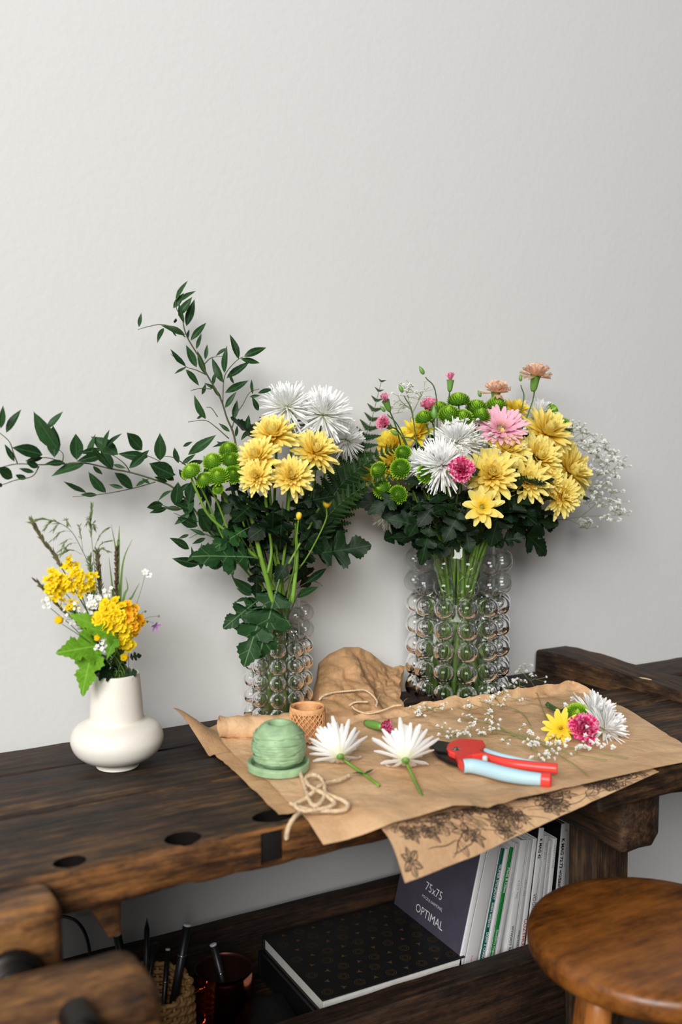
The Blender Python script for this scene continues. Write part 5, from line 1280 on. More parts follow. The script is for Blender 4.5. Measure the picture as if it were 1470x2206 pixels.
for k in range(1, nc + 1):
    for i in range(nu + 1):
        u = i / nu; b = main_pt(u, 1); e = main_pt(u, .97); d = Vector((b.x - e.x, b.y - e.y, 0)).normalized()
        Rr = .0185 * (1 - .35 * sm(.05, .35, u)) + .010 * sm(.3, .5, u) * (1 - sm(.85, 1, u))
        tot = radians(400) * (1 - sm(.12, .32, u)) + radians(78) * sm(.12, .32, u)
        tot *= 1 - .45 * sm(.85, 1, u)
        th = tot * k / nc; Rk = Rr * (1 - .12 * th / 6.28) * (1 + .12 * noise.noise(Vector((u * 14, k * .15, 5))))
        p = b + d * sin(th) * Rk + ZUP * (1 - cos(th)) * Rk
        p += noise.noise_vector(p * 42) * .0026 + noise.noise_vector(p * 90) * .0016 + (ZUP * .8 - d * .5) * crease(p, 34) * .006
        p.z = max(p.z, TRAY + .006); V.append(p)
F = grid_faces(nu, nv + nc)
top_sheet = part('kraft_paper_sheet', V, F, M_['kraft']); props(top_sheet, 'large plain brown kraft paper sheet with rolled edge spread on the bench', 'paper')

# crumpled sheet propped against the wall between the vases
TP = [(684, 1462), (688, 1428), (708, 1410), (742, 1394), (775, 1394), (800, 1407), (828, 1430), (847, 1438), (862, 1433), (874, 1436)]
topP = [at_y(x, y, 1.648) for x, y in TP]; botP = [at_z(x, y, TOP + .004) for x, y in ((690, 1562), (760, 1556), (830, 1542), (872, 1530))]
nu, nv = 120, 84; V = []
for j in range(nv + 1):
    v = j / nv
    for i in range(nu + 1):
        u = i / nu; A = interp(botP, u); B = interp(topP, u)
        if v < .85:
            t = v / .85; p = A.lerp(B, t); p.z = A.z + (B.z - A.z) * (t ** .8); p.y += .02 * sin(pi * t)
            env = sin(pi * min(1, t * .9 + .1)) ** .5
            p += Vector((0, -1, .5)) * ((crease(p, 24) * .016 + crease(p, 60) * .004) * env) + Vector((0, -1, .6)) * .012 * math.exp(-((u - .30 - .35 * (1 - t)) / .06) ** 2) * env
        else:
            t = (v - .85) / .15; p = B + Vector((0, .014 * t, -.05 * t * t * 1.4))
        p.y = min(p.y, WALLY - .008); p.z = max(p.z, TRAY + .004); V.append(p)
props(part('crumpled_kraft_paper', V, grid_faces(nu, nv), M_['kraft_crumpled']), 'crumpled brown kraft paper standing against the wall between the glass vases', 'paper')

# ------------------------------------------------------------------ things on the paper
SZ = PZ + .0022
# green raffia ball on its ribbon loop
gc = at_z(601, 1655, SZ)
ball = thing('raffia_ball', 'sage green raffia ribbon ball sitting in a coil of its ribbon', 'ribbon', gc)
prof = [(.012, .012), (.024, .007), (.032, .012), (.0365, .024), (.0375, .038), (.0350, .052), (.0285, .063), (.0215, .0685), (.0165, .0690), (.0145, .066), (.0135, .05), (.0135, .02)]
PP = smooth_path([Vector((r, 0, z)) for r, z in prof], 4)
V, F = lathe([(p.x, p.z) for p in PP], 48, gc)
part('wound_core', V, F, M_['raffia'], ball)
def rad_at(z):
    best = [(abs(p.z - z), p.x) for p in PP[4:36]]; return min(best)[1]
for k in range(26):
    z0 = rnd.uniform(.014, .060); tilt = rnd.uniform(-.28, .28); ph = rnd.random() * 6.28; wd = rnd.uniform(.0035, .006); V, F = [], []; n = 48; a0 = rnd.random() * 6.28; span = 2 * pi * rnd.uniform(.55, 1.0)
    for q in range(n + 1):
        a = a0 + span * q / n
        for s in (-1, 0, 1):
            z = min(max(z0 + tilt * .03 * cos(a - ph) + .0015 * sin(a * 3 + ph) + s * wd * .5, .009), .0665)
            rr = rad_at(z) + (.0024 if s == 0 else .0002) + .0005 * sin(a * 9 + k) + (k % 4) * .0002
            if q in (0, n): rr -= .0012
            V.append(gc + Vector((cos(a) * rr, sin(a) * rr, z)))
    for q in range(n):
        for s in (0, 1): b = q * 3 + s; F.append((b, b + 1, b + 4, b + 3))
    part('ribbon_strand', V, F, M_['raffia'], ball)
V, F = [], []
for lay, (R0, h) in enumerate(((.0455, .0125), (.0442, .0118), (.0430, .011))):
    n = 64; o = len(V)
    for q in range(n):
        a = 2 * pi * q / n; rr = R0 + .0008 * sin(3 * a + lay)
        for (dr, z) in ((0, .0005), (.0006, h * .5), (0, h + .0008 * sin(2 * a + lay)), (-.0011, h), (-.0011, .0005)): V.append(gc + Vector((cos(a) * (rr + dr), sin(a) * (rr + dr), z)))
    for q in range(n):
        for s in range(4): a_, b_ = o + q * 5 + s, o + ((q + 1) % n) * 5 + s; F.append((a_, b_, b_ + 1, a_ + 1))
part('ribbon_coil', V, F, M_['raffia'], ball)
V, F = lathe([(0, .0012), (.0435, .0012), (.0435, .0028), (0, .0028)], 48, gc); part('coil_base', V, F, M_['raffia'], ball)

# peach mesh ribbon roll
mc_ = at_z(663, 1592, SZ); MR, MH = .0275, .0545
roll = thing('mesh_ribbon_roll', 'peach coloured open mesh ribbon roll standing behind the green raffia ball', 'ribbon', mc_)
nA, nZ = 20, 9
V, F = [], []
def mp_(a, z, r): return mc_ + Vector((cos(a) * r, sin(a) * r, z))
def strand(path, r, w=1.0):
    tube(path, r, 5, V, F, cap=False)
for k in range(nA):      # two families of zigzag strands make the staggered openings
    for s in (0, 1):
        pts = []
        for j in range(nZ + 1):
            z = .001 + MH * .86 * j / nZ; off = .47 * (j % 2)
            pts.append(mp_(2 * pi * ((k + off) if s == 0 else (k + .98 - off)) / nA, z, MR + .0004 * s))
        strand(pts, .0014)
part('open_mesh', V, F, M_['meshroll'], roll)
V, F = lathe([(MR + .0008, MH * .85), (MR + .0012, MH * .92), (MR + .0006, MH), (MR - .001, MH + .0004), (MR - .0014, MH * .9), (MR - .0018, MH * .85)], 48, mc_); part('selvedge', V, F, M_['meshroll'], roll)
for lay in range(1, 4):
    V, F = [], []; n = 60
    for q in range(n + 1):
        a = 2 * pi * q / n; rr = MR - .0045 - .002 * lay + .0016 * q / n
        V += [mc_ + Vector((cos(a) * rr, sin(a) * rr, .001)), mc_ + Vector((cos(a) * rr, sin(a) * rr, MH - .0012 * lay + .0006 * sin(3 * a + lay)))]
    for q in range(n): F.append((2 * q, 2 * q + 2, 2 * q + 3, 2 * q + 1))
    part('inner_layer', V, F, M_['meshroll'], roll)

# twine: two plies twisted together
def twine(label, paths, r=.0014, fray=0):
    root = thing('jute_twine', label, 'twine', paths[0][0])
    for pts in paths:
        pth = smooth_path(pts, 14); V, F = [], []
        T0 = Vector((0, 0, 1))
        for ply in range(2):
            q = []; s = 0
            for i, p in enumerate(pth):
                if i: s += (p - pth[i - 1]).length
                T = (pth[min(i + 1, len(pth) - 1)] - pth[max(i - 1, 0)]).normalized(); n1 = T.cross(ZUP); n1 = n1.normalized() if n1.length > .01 else T.orthogonal(); n2 = T.cross(n1)
                a = s / .0068 * 2 * pi + pi * ply; q.append(p + (n1 * cos(a) + n2 * sin(a)) * r * .75)
            tube(q, r * .95, 6, V, F)
        part('strand', V, F, M_['jute'], root)
    if fray:
        V, F = [], []
        for k in range(fray):
            pts = paths[k % len(paths)]; p = pts[rnd.randrange(len(pts))]; d = Vector((rnd.gauss(0, 1), rnd.gauss(0, 1), abs(rnd.gauss(0, .6)))) * .012
            tube(smooth_path([p, p + d * .5 + Vector((0, 0, .002)), p + d], 3), .00022, 3, V, F)
        part('fray', V, F, M_['jute'], root)
    return root
k7 = lambda x, y, z: at_z(420 + x / 2.722, 1440 + y / 2.722, z)
z1 = SZ + .003
tail = [k7(760, 835, z1), k7(690, 838, z1), k7(640, 838, z1 - .001), at_y(420 + 590 / 2.722, 1440 + 868 / 2.722, 1.142), at_y(420 + 548 / 2.722, 1440 + 935 / 2.722, 1.135), at_y(420 + 536 / 2.722, 1440 + 1000 / 2.722, 1.138)]
twine('tangled bow of pale jute twine in front of the green raffia ball',
  [[k7(615, 600, z1), k7(640, 680, z1 + .004), k7(665, 760, z1 + .006), k7(700, 805, z1 + .005), k7(745, 780, z1 + .006), k7(765, 720, z1 + .008), k7(745, 650, z1 + .010), k7(700, 625, z1 + .008), k7(650, 650, z1 + .008), k7(690, 700, z1 + .010), k7(780, 740, z1 + .006), k7(860, 770, z1 + .003), k7(898, 800, z1 + .002), k7(870, 832, z1 + .001), k7(760, 836, z1 + .001), k7(640, 822, z1 + .002), k7(560, 790, z1)],
   [k7(905, 630, z1), k7(850, 655, z1 + .002), k7(790, 668, z1 + .005), k7(735, 690, z1 + .009), k7(690, 730, z1 + .008), k7(650, 765, z1 + .004), k7(590, 800, z1 + .003), k7(640, 835, z1 + .003), k7(760, 820, z1 + .004), k7(820, 790, z1 + .004), k7(770, 745, z1 + .007), k7(680, 690, z1 + .009)],
   tail], .0021)
k9 = lambda x, y, z: at_z(660 + x / 6.125, 1380 + y / 6.125, z)
zt = PZ + .012
twine('loose loop of frayed jute twine behind the mesh ribbon roll',
  [[k9(170, 780, zt + .012), k9(240, 722, zt + .02), k9(400, 682, zt + .022), k9(600, 662, zt + .024), k9(760, 652, zt + .024), k9(860, 705, zt + .02), k9(935, 800, zt + .012), k9(920, 870, zt + .008)],
   [k9(175, 772, zt + .012), k9(390, 748, zt + .012), k9(520, 800, zt + .008), k9(590, 850, zt + .006), k9(655, 912, zt + .003), k9(780, 960, zt - .001), k9(900, 952, zt), k9(1050, 908, zt + .004), k9(1160, 862, zt + .008), k9(1260, 850, zt + .01)],
   [k9(570, 856, zt + .008), k9(660, 812, zt + .012), k9(820, 808, zt + .012)]], .0013, 26)

# loose flowers
def loose(label, kind, vi, bx, by, R, az_px, path_px, up=.45, cupname='calyx', name='chrysanthemum', zb=.022, lf=None):
    P = at_z(bx, by, SZ + zb); e = at_z(path_px[0][0], path_px[0][1], SZ + .003)
    pts = [P] + [at_z(x, y, SZ + z) for x, y, z in path_px]
    root = thing(name, label, 'flower', Vector((P.x, P.y, SZ)), 'loose flowers on the paper')
    V, F = [], []; tube(smooth_path(pts, 6), .0022, 8, V, F); part('stem', V, F, M_['stem'], root)
    tip = at_z(az_px[0], az_px[1], SZ + zb); d = (tip - P); d.z = 0; d.normalize(); n = (d + ZUP * up).normalized()
    Mf = frame(P, n, None, R, .4); src = SH_[kind][vi]; W_ = [Mf @ v.co for v in src.vertices]
    W_ = [Vector((q.x, q.y, max(q.z, SZ + .0015 + (i % 7) * .0005))) for i, q in enumerate(W_)]
    uvs = [(0, 0)] * len(W_)
    for l in src.loops: uvs[l.vertex_index] = tuple(src.uv_layers[0].data[l.index].uv)
    part('petals', W_, [tuple(f.vertices) for f in src.polygons], M_['white'], root, uvs)
    inst('calyx', SH_['cup'], frame(P, n, None, R * .30), root)
    for (B, T, vi2) in (lf or []): add_leaf(root, 'lance', at_z(B[0], B[1], SZ + .004), at_z(T[0], T[1], SZ + .006), ZUP, 1.3, vi2)
    return root
loose('loose white chrysanthemum lying beside the green raffia ball', 'fan', 0, 733, 1629, .052, (700, 1570), [(740, 1636, .012), (762, 1652, .003), (785, 1668, .002), (817, 1692, .002)], .30, zb=.020, lf=[((785, 1667), (757, 1663), 0), ((785, 1668), (806, 1660), 1)])
loose('loose white chrysanthemum lying at the blade tip of the secateurs', 'fan', 1, 874, 1637, .054, (858, 1560), [(877, 1645, .014), (888, 1670, .004), (905, 1705, .002), (919, 1737, .002)], .38, zb=.022)
# loose carnation bud
P0 = at_z(788, 1557, SZ + .007); P1 = at_z(824, 1566, SZ + .010); d = (P1 - P0).normalized()
cb = thing('carnation', 'small loose pink carnation bud with green calyx on the paper', 'flower', P0, 'loose flowers on the paper')
V, F = [], []; tube([P0.lerp(P1, i / 7) for i in range(8)], lambda t: .0038 + .0035 * sin(pi * min(1, t * .75 + .1)), 10, V, F); part('calyx', V, F, M_['calyx'], cb)
inst('petals', mk_carn(40, 'hotpink', 24, 55, 86), frame(P1 - d * .004, d, None, .021), cb)

# gypsophila sprig lying on the paper
g8 = lambda x, y, j: at_z(860 + x / 2.41, 1400 + y / 2.41, SZ + (rnd.uniform(.004, .018) if j else .004))
gypsophila('long gypsophila sprig lying across the paper above the secateurs',
  [[(985, 655), (930, 610), (870, 570), (700, 470), (540, 410), (470, 330), (400, 290), (300, 270)], [(1190, 560), (1000, 522), (800, 490), (560, 435), (420, 440), (300, 440)], [(1080, 572), (850, 525), (650, 462), (600, 450)], [(690, 405), (640, 330), (540, 290), (350, 262), (220, 290), (100, 330)], [(830, 480), (770, 370), (715, 220), (690, 170), (650, 130)], [(710, 225), (640, 190), (560, 200)], [(540, 300), (480, 240), (340, 200), (250, 160)], [(700, 470), (690, 520), (760, 545)], [(650, 462), (480, 390), (380, 360)]],
  [(100, 330, 7), (90, 315, 4), (130, 345, 5), (150, 310, 4), (215, 300, 4), (240, 320, 3), (240, 190, 2), (250, 150, 1), (365, 300, 5), (400, 240, 4), (470, 230, 6), (450, 210, 4), (485, 180, 2), (500, 250, 5), (480, 310, 4), (550, 230, 6), (540, 265, 4), (520, 295, 3), (605, 255, 2), (490, 380, 6), (450, 350, 4), (370, 360, 5), (380, 385, 3), (340, 450, 7), (300, 440, 5), (370, 420, 4), (430, 440, 5), (490, 420, 5), (240, 450, 4), (210, 420, 3), (260, 470, 2), (650, 110, 4), (635, 120, 3), (660, 90, 2), (690, 140, 4), (720, 155, 2), (600, 180, 5), (625, 165, 4), (575, 195, 4), (680, 430, 3), (655, 430, 2), (725, 460, 1), (650, 395, 1), (700, 500, 4), (685, 490, 3), (770, 540, 4), (720, 570, 4), (750, 560, 3), (900, 260, 1), (865, 287, 1), (780, 480, 3), (820, 490, 3), (870, 550, 2), (800, 540, 3), (930, 512, 3), (555, 500, 1), (525, 490, 2), (430, 280, 2)],
  g8, .0050, rad=.0008, per=4, spread=.0085, rm=lambda b: Vector((b.x, b.y, max(b.z, SZ + .003))))

# small bound posy
k5 = lambda x, y, z: at_z(1100 + x / 5.25, 1470 + y / 5.25, SZ + z)
posy = thing('boutonniere', 'small bound posy of yellow, green, pink and white blooms on the paper', 'posy', k5(640, 380, 0))
for i in range(7):
    V, F = [], []; o = i - 3
    tube(smooth_path([k5(405 + 6 * abs(o), 252 + o * 7, .008 + .003 * (i % 3)), k5(500, 300 + o * 6, .010 + .003 * ((i + 1) % 3)), k5(625, 350 + o * 5, .012), k5(760, 430 + o * 22, .014)], 5), .0019, 6, V, F); part('stem', V, F, M_['stem_d'], posy)
V, F = [], []
for i in range(4): tube([k5(600 + 14 * i, 352 + 8 * i, .011) + Vector((cos(a), 0, sin(a))) * .0075 * 1 for a in [2 * pi * q / 16 for q in range(17)]], .0016, 5, V, F, cap=False)
part('black_binding', V, F, M_['black'], posy)
for kind, vi, x, y, z, R, nv in (('poml', 0, 758, 372, .026, .0225, (-.1, .75, .6)), ('daisy', 1, 572, 520, .016, .030, (-.35, .6, .7)), ('hot', 0, 825, 525, .020, .0275, (.05, .6, .75)), ('spiderw', 1, 945, 385, .012, .046, (.3, .8, .4)), ('spiderw', 0, 1060, 530, .012, .042, (.55, .6, .5))):
    inst({'poml': 'pompom_bloom', 'daisy': 'yellow_bloom', 'hot': 'carnation_bloom', 'spiderw': 'white_bloom'}[kind], SH_[kind][vi], frame(k5(x, y, z), vdir(*nv), None, R, rnd.random() * 6), posy)
for x, y in ((865, 505), (850, 600), (905, 665), (935, 690), (980, 660), (1000, 575), (1060, 710), (1110, 610), (660, 650), (420, 690), (520, 695), (620, 720), (550, 755), (750, 750), (850, 730), (890, 750), (1160, 738), (700, 195), (625, 258), (1030, 735), (990, 700), (640, 660), (780, 745)):
    inst('gypsophila_blossom', SH_['gyp'][rnd.randrange(2)], frame(k5(x, y, .030 if 480 < y < 620 and x < 1050 else .012), vdir(rnd.uniform(-.3, .3), .7, .6), None, rnd.uniform(.0042, .0062)), posy)

# secateurs
kp = lambda x, y, z=0: at_z(900 + x / 4.594, 1580 + y / 4.594, SZ + .002 + z)
sec = thing('secateurs', 'red garden secateurs with pale blue grips lying on the paper', 'secateurs', kp(700, 280, -.002))
def outl(pts, z): return [kp(x, y, z) for x, y in pts]
def flatz(P, z): return [Vector((p.x, p.y, SZ + .002 + z)) for p in P]
V, F = prism(flatz(outl([(95, 100), (200, 100), (345, 122), (400, 170), (330, 215), (285, 218), (180, 200), (125, 150)], .008), .010), .0035, .06); part('cutting_blade', V, F, M_['blackblade'], sec, smooth=False)
V, F = prism(flatz(outl([(120, 150), (190, 205), (290, 230), (420, 320), (420, 345), (300, 305), (200, 250)], .004), .004), .006, .06); part('counter_blade', V, F, M_['blackblade'], sec, smooth=False)
V, F = prism(flatz(outl([(285, 195), (300, 160), (345, 130), (430, 110), (560, 118), (650, 125), (672, 165), (610, 215), (650, 262), (540, 275), (455, 300), (455, 370), (405, 330), (370, 262), (310, 235)], .008), .005), .013, .05); part('body', V, F, M_['red'], sec, smooth=False)
V, F = [], []
tube(smooth_path([kp(x, y, .012) for x, y in ((600, 200), (700, 238), (900, 295), (1150, 328), (1250, 338), (1385, 350))], 8), lambda t: .0045 + .0032 * min(1, t * 2.2), 12, V, F); hu = part('upper_handle', V, F, M_['red'], sec)
V, F = [], []
tube(smooth_path([kp(x, y, .014) for x, y in ((668, 165), (760, 205), (900, 245), (1100, 285), (1290, 312))], 8), lambda t: .0050 * (.45 + .55 * sin(pi * (t * .8 + .15))), 10, V, F); part('grip_inlay', V, F, M_['blue'], hu)
V, F = [], []
tube(smooth_path([kp(x, y, .011) for x, y in ((455, 322), (540, 322), (650, 345), (850, 400), (1050, 437), (1228, 456))], 8), lambda t: .0105 + .0015 * sin(pi * t) - .0012 * t, 14, V, F, sx=.95); hl = part('lower_grip', V, F, M_['blue'], sec)
V, F = [], []
tube(smooth_path([kp(x, y, .011) for x, y in ((1229, 456), (1270, 461), (1305, 465), (1328, 467))], 4), lambda t: .0106 if t < .75 else .0106 - .003 * (t - .75) * 4, 14, V, F, sx=.95); part('end_cap', V, F, M_['red'], hl)
pv = kp(384, 162, .017); V, F = lathe([(0, .0035), (.0028, .0035), (.0034, .003), (.0042, .002), (.0062, .0016), (.0068, .0)], 20, pv); part('pivot_bolt', V, F, M_['steel'], sec)
V, F = lathe([(.0072, 0), (.0088, 0), (.0090, .0012), (.0072, .0012)], 22, pv - ZUP * .0004); part('pivot_ring', V, F, M_['black'], sec)
pl = kp(668, 242, .018); V, F = lathe([(0, .0038), (.0032, .003), (.0042, .001), (.0042, -.004)], 14, pl); part('lock_catch', V, F, M_['spinegrey'], sec)

# ------------------------------------------------------------------ wild flowers in the ceramic vase
k6 = lambda x, y, dy=0: at_y(40 + x / 3.678, 1080 + y / 3.678, WV.y + dy)
def wild(name, label, cat, pts, dy=0.0, r=.0011, mat='stem_d', end=True):
    C, R, H, _ = VASE['W']; VN['W'] += 1; a = VN['W'] * GA
    P = [k6(x, y, dy) for x, y in pts]
    m = Vector((C.x, C.y, C.z + H)) + Vector((cos(a), sin(a), 0)) * R * .6; b = Vector((C.x, C.y, C.z + .02)) - Vector((cos(a), sin(a), 0)) * R * .3
    path = smooth_path([b, m.lerp(b, .4), m] + P, 7); root = thing(name, label, cat, b)
    V, F = [], []; tube(path, lambda t: r * (1.15 - .7 * t), 5, V, F); part('stem', V, F, M_[mat], root)
    return root, path
def seeds(root, path, i0, i1, n, L, rr, mat, name='seed_head', open_=.6, hang=0.0):
    V, F = [], []
    for k in range(n):
        f = i0 + (i1 - i0) * (k + rnd.random()) / n; q = f * (len(path) - 1); i = min(int(q), len(path) - 2); B = path[i].lerp(path[i + 1], q - i); T = (path[i + 1] - path[i]).normalized()
        a = rnd.random() * 6.28; s = T.orthogonal().normalized(); s = Matrix.Rotation(a, 3, T) @ s
        d = (T + s * open_ * rnd.uniform(.5, 1.3) - ZUP * hang).normalized(); l = L * rnd.uniform(.6, 1.2)
        tube([B, B + d * l * .35, B + d * l * .7, B + d * l], [rr * .3, rr, rr * .8, rr * .1], 5, V, F)
    return part(name, V, F, M_[mat], root)
r1, p1 = wild('grass_stalk', 'grass stalk with dense drooping seed head at the far left', 'grass', [(600, 1000), (480, 760), (350, 540), (280, 420), (190, 300), (110, 165)], .01, .0012); seeds(r1, p1, .62, 1.0, 150, .012, .0011, 'seed', open_=.35)
for nm, pts, b in (('finely branched grass arching over to the left', [(620, 760), (560, 520), (500, 380), (420, 240), (320, 170), (200, 140), (110, 165)], [(420, 240, 270, 300), (460, 330, 345, 410), (430, 300, 340, 375), (330, 175, 215, 205), (370, 200, 285, 215), (500, 420, 340, 410), (380, 200, 385, 165), (510, 400, 480, 200)]),
                   ('tall thin grass spikelet rising highest in the ceramic vase', [(640, 800), (620, 700), (590, 400), (572, 200), (580, 30)], [(590, 400, 690, 220), (600, 420, 720, 310), (605, 430, 690, 385), (575, 220, 600, 200), (572, 180, 550, 160)])):
    r2, p2 = wild('grass_stalk', nm, 'grass', pts, -.005, .0007)
    seeds(r2, p2, .78, 1.0, 60 if 'tall' in nm else 34, .009, .0008, 'seedg', open_=.3)
    V, F = [], []
    for (ax_, ay_, bx, by) in b:
        A = k6(ax_, ay_, -.005); B2 = k6(bx, by, -.005 + rnd.uniform(-.01, .01)); q = smooth_path([A, A.lerp(B2, .5) + ZUP * .006, B2], 5); tube(q, .0004, 4, V, F)
        for j in range(14):
            t = .35 + .65 * j / 14; i = min(int(t * (len(q) - 1)), len(q) - 2); dd = (q[i + 1] - q[i]).normalized(); o = q[i] + dd * rnd.random() * .004; e = o + (dd + Vector((rnd.gauss(0, .3), rnd.gauss(0, .3), -.25))) * .008; tube([o, o.lerp(e, .5), e], [.0002, .0008, .0001], 4, V, F)
    part('branchlets', V, F, M_['seedg'], r2)
for lb, pts, i0, n, L, rr, mt, op in (
  ('feathery bright green filler behind the rounded yellow head', [(720, 1150), (640, 960), (600, 840), (570, 700)], .45, 170, .013, .0009, 'seedg', 1.3),
  ('feathery green filler left of the bright lobed leaves', [(640, 1200), (540, 1040), (480, 930), (430, 850)], .45, 150, .012, .0009, 'seedg', 1.3),
  ('short plume of dark grass left of the brown spike', [(690, 900), (650, 700), (635, 560), (622, 395)], .62, 120, .011, .0010, 'seed', .6),
  ('feathery green grass plume in the middle of the ceramic vase', [(650, 950), (600, 760), (580, 600), (565, 440)], .60, 110, .010, .0008, 'seedg', .8),
  ('leaning grass spike at the left below the yellow mustard', [(580, 1080), (460, 960), (340, 850), (240, 740), (140, 630)], .62, 110, .010, .0010, 'seed', .4),
  ('brown cylindrical seed spike standing in the ceramic vase', [(800, 1150), (785, 900), (775, 700), (776, 500), (778, 370)], .66, 170, .006, .0013, 'seedb', .8)):
    r3, p3 = wild('grass_stalk', lb, 'grass', pts, 0, .0010); seeds(r3, p3, i0, 1.0, n, L, rr, mt, open_=op)
for lb, b, m_, t_, w_ in (('long grass blade bending right beside the brown spike', (805, 800), (830, 480), (903, 298), .9), ('broad green blade standing behind the brown spike', (790, 760), (775, 420), (735, 185), 1.0), ('short dark blade left of the brown spike', (755, 820), (740, 640), (715, 440), 1.0), ('narrow green blade at the right of the ceramic vase bouquet', (865, 850), (905, 750), (958, 648), 1.0), ('short pointed blade tip at the top of the brown spike', (790, 420), (795, 300), (800, 190), 1.0), ('curved small blade right of the brown spike', (830, 800), (865, 690), (850, 600), .8)):
    C, R, H, _ = VASE['W']; root = thing('grass_leaf', lb, 'leaf_blade', Vector((C.x, C.y, C.z + .02)))  # each root carries one blade of grass
    P = smooth_path([Vector((C.x, C.y, C.z + .02)), Vector((C.x, C.y, C.z + H)) + RT * (b[0] - 785) * .00008, k6(*b), k6(*m_), k6(*t_)], 7); V, F, UV = [], [], []
    for i, p in enumerate(P):
        t = i / (len(P) - 1); wd = .0026 * w_ * (1 - max(0, t - .45) / .55) + .0002; T = (P[min(i + 1, len(P) - 1)] - P[max(0, i - 1)]).normalized(); s = T.cross(TO).normalized()
        for k, q in enumerate((p - s * wd, p + TO * wd * -.35, p + s * wd)): V.append(q); UV.append((k / 2, t))
    for i in range(len(P) - 1):
        for k in (0, 1): a = i * 3 + k; F.append((a, a + 1, a + 4, a + 3))
    part('blade', V, F, M_['grass'], root, UV)
def cluster(name, label, cat, stem, c, rx, ry, n, size, kinds, dy=0.0, front=.022):
    root, path = wild(name, label, cat, stem, dy)
    B = k6(c[0], c[1], dy); V, F = [], []
    for i in range(n):
        f = sqrt((i + .5) / n); a = i * GA; x = c[0] + cos(a) * rx * f; y = c[1] + sin(a) * ry * f
        P = k6(x, y, dy) + TO * front * sqrt(max(0, 1 - f * f)) + Vector((rnd.gauss(0, .002), rnd.gauss(0, .002), rnd.gauss(0, .002)))
        n_ = (vdir(cos(a) * f * .8, -sin(a) * f * .8 + .35, .9) + Vector((rnd.gauss(0, .25), rnd.gauss(0, .25), rnd.gauss(0, .25)))).normalized()
        kd = kinds(x, y) if callable(kinds) else kinds
        inst('floret', SH_[kd][0], frame(P, n_, None, size * rnd.uniform(.85, 1.15), rnd.random() * 6), root)
        tube([path[-1], P - n_ * .002], .0005, 4, V, F, cap=False)
    part('flower_stalks', V, F, M_['stem'], root)
    return root
cluster('mustard_sprig', 'tall yellow mustard sprig at the upper left of the ceramic vase', 'flower', [(560, 1000), (430, 800), (330, 680)], (305, 650), 72, 115, 30, .0068, 'mustard', .005)
cluster('mustard_sprig', 'yellow mustard sprig between the left sprig and the grasses', 'flower', [(600, 980), (540, 760), (490, 640)], (490, 630), 118, 85, 30, .0066, 'mustard', -.005, .012)
cluster('mustard_sprig', 'small yellow mustard tip above the other mustard flowers', 'flower', [(520, 800), (440, 620), (415, 520)], (410, 495), 48, 40, 9, .0066, 'mustard', .01, .008)
cluster('mustard_sprig', 'scattered small yellow mustard flowers under the left sprig', 'flower', [(560, 1000), (450, 880), (400, 830)], (410, 815), 75, 50, 9, .0052, 'mustard', 0, .006)
cluster('yellow_flower_head', 'rounded head of rich yellow and orange florets on the ceramic vase', 'flower', [(800, 1250), (790, 1100), (790, 980)], (790, 930), 185, 145, 78, .0080, lambda x, y: 'lantana_o' if x > 890 + (y - 930) * .3 else 'lantana', -.012, .034)
cluster('yellow_flower_head', 'small yellow florets hanging just under the rounded yellow head', 'flower', [(820, 1250), (845, 1150), (850, 1110)], (848, 1085), 62, 58, 12, .0076, 'lantana', -.02, .014)
pv_, pu_, n_ = petal(1, .34, 6, oval, .3, .2)
SH_['bpetal'] = mesh('bpetal', pv_, [(i * 3 + j, i * 3 + j + 1, i * 3 + j + 4, i * 3 + j + 3) for i in range(n_) for j in range(2)], M_['mustard'], pu_)
for lb, x, y, s in (('yellow bud at the left below the mustard sprigs', 345, 952, .0125), ('yellow bud under the green leaf in the middle', 645, 1090, .0105), ('yellow buttercup nearest the rim of the ceramic vase', 862, 1245, .0125)):
    root, path = wild('buttercup', lb, 'flower', [((x + 785) / 2, 1250 if y > 1100 else 1120), (x, y + 20)], -.03)
    for i in range(5): inst('petal', SH_['dpetal'][i % 3], frame(k6(x, y, -.03), vdir(-.3, .4, .8), None, s) @ Matrix.Rotation(2 * pi * i / 5, 4, 'Z') @ Matrix.Rotation(-radians(55), 4, 'Y') @ Matrix.Diagonal((1, 2.2, 1, 1)), root).data = SH_['bpetal'] if 'bpetal' in SH_ else SH_['dpetal'][i % 3]
for lb, x, y, rx, ry, n, s in (('white floret cluster above the rounded yellow head', 600, 795, 50, 36, 12, .0048), ('white floret cluster in front of the green leaf', 725, 1090, 36, 46, 12, .0048), ('loose tiny white florets low in the ceramic vase bouquet', 655, 1170, 60, 40, 12, .0032), ('tiny pale florets at the far left of the ceramic vase bouquet', 235, 800, 40, 45, 6, .0034), ('tiny white florets above the yellow head near the brown spike', 715, 715, 35, 25, 6, .0036), ('sparse white florets between mustard and maple leaf', 470, 900, 120, 90, 18, .0028)):
    cluster('white_wildflower', lb, 'flower', [((x + 760) / 2, (y + 1330) / 2), (x, y + 30)], (x, y), rx, ry, n, s, 'whitef', -.03 if y > 1000 else -.008, .008)
root, path = wild('white_wildflower', 'single white flower on a long thin stem at the right', 'flower', [(870, 1050), (925, 850), (975, 690), (1000, 590)], -.005, .0006)
for x, y in ((1030, 585), (1003, 562)): inst('floret', SH_['whitef'][0], frame(k6(x, y, -.005), vdir(.2, .5, .8), None, .0055), root)
root, path = wild('mauve_wildflower', 'small mauve flower with buds at the right of the ceramic vase', 'flower', [(880, 1100), (940, 960), (1010, 945), (1070, 965)], -.005, .0005)
inst('floret', SH_['mauve'][0], frame(k6(1082, 985, -.005), vdir(.5, -.3, .7), None, .0095), root)
V, F = [], []
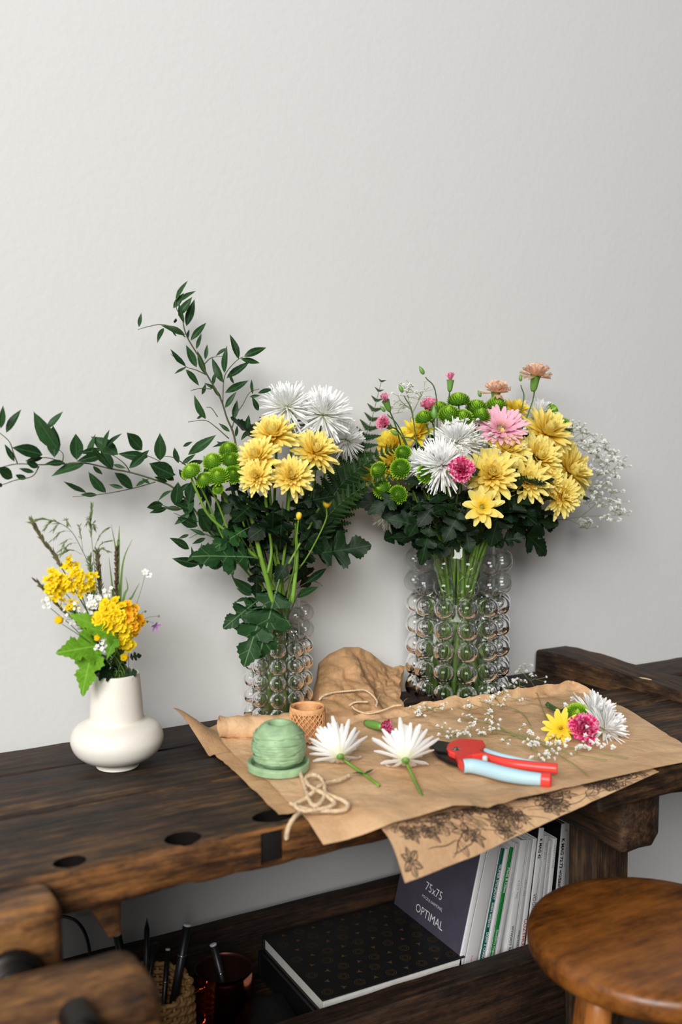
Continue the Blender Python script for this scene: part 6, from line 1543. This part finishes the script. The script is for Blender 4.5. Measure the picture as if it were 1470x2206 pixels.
for x, y in ((1110, 910), (1005, 873), (1020, 955)): tube(smooth_path([k6(960, 950, -.005), k6((960 + x) / 2, y + 8, -.005), k6(x, y, -.005)], 4), .0004, 4, V, F); tube([k6(x - 8, y, -.005), k6(x, y, -.005), k6(x + 10, y - 4, -.005)], [.0006, .0024, .0005], 6, V, F)
part('buds', V, F, M_['seedg'], root)
# broad leaves
def wleaf(lb, kind, vi, b, t_, wd, dy0, dy1, mat=None, nh=None):
    root, path = wild('leafy_stem', lb, 'leaf', [((b[0] + 785) / 2, (b[1] + 1300) / 2), b], dy0, .0011, 'stem')
    add_leaf(root, kind, k6(b[0], b[1], dy0), k6(t_[0], t_[1], dy1), nh or (TO + ZUP * .5), wd, vi)
wleaf('large bright green lobed leaf spreading left over the ceramic vase rim', 'maple', 0, (615, 1150), (312, 1186), 1.0, -.03, -.045)
wleaf('bright green lobed leaf hanging down lowest beside the ceramic vase neck', 'maple', 1, (590, 1190), (465, 1528), .85, -.035, -.05, nh=TO + RT * -.3)
wleaf('bright green leaf partly under the rounded yellow head', 'maple', 0, (780, 1060), (590, 1000), .9, -.04, -.05)
wleaf('small bright green leaf pointing down in front of the stems', 'maple', 1, (760, 1090), (700, 1235), .8, -.045, -.055, nh=TO)
wleaf('bright green leaf among the left stems above the lobed leaves', 'maple', 1, (640, 1000), (440, 900), .8, -.02, -.03)
wleaf('dark rounded leaf lying over the left rim of the ceramic vase', 'lobedd', 0, (770, 1390), (600, 1300), 1.3, -.028, -.035)
wleaf('dark leaf filling the right side of the ceramic vase mouth', 'lobedd', 2, (830, 1390), (945, 1350), 1.5, -.02, -.03)
wleaf('small dark notched leaf above the right rim of the ceramic vase', 'lobedd', 0, (870, 1240), (975, 1215), 1.2, -.02, -.025)
wleaf('dark leaf between the stems in the ceramic vase mouth', 'lobedd', 2, (700, 1390), (660, 1230), 1.2, -.02, -.02)
wleaf('dark green leaf behind the buttercup near the rim', 'lobedd', 1, (800, 1390), (770, 1210), 1.2, -.005, -.005)
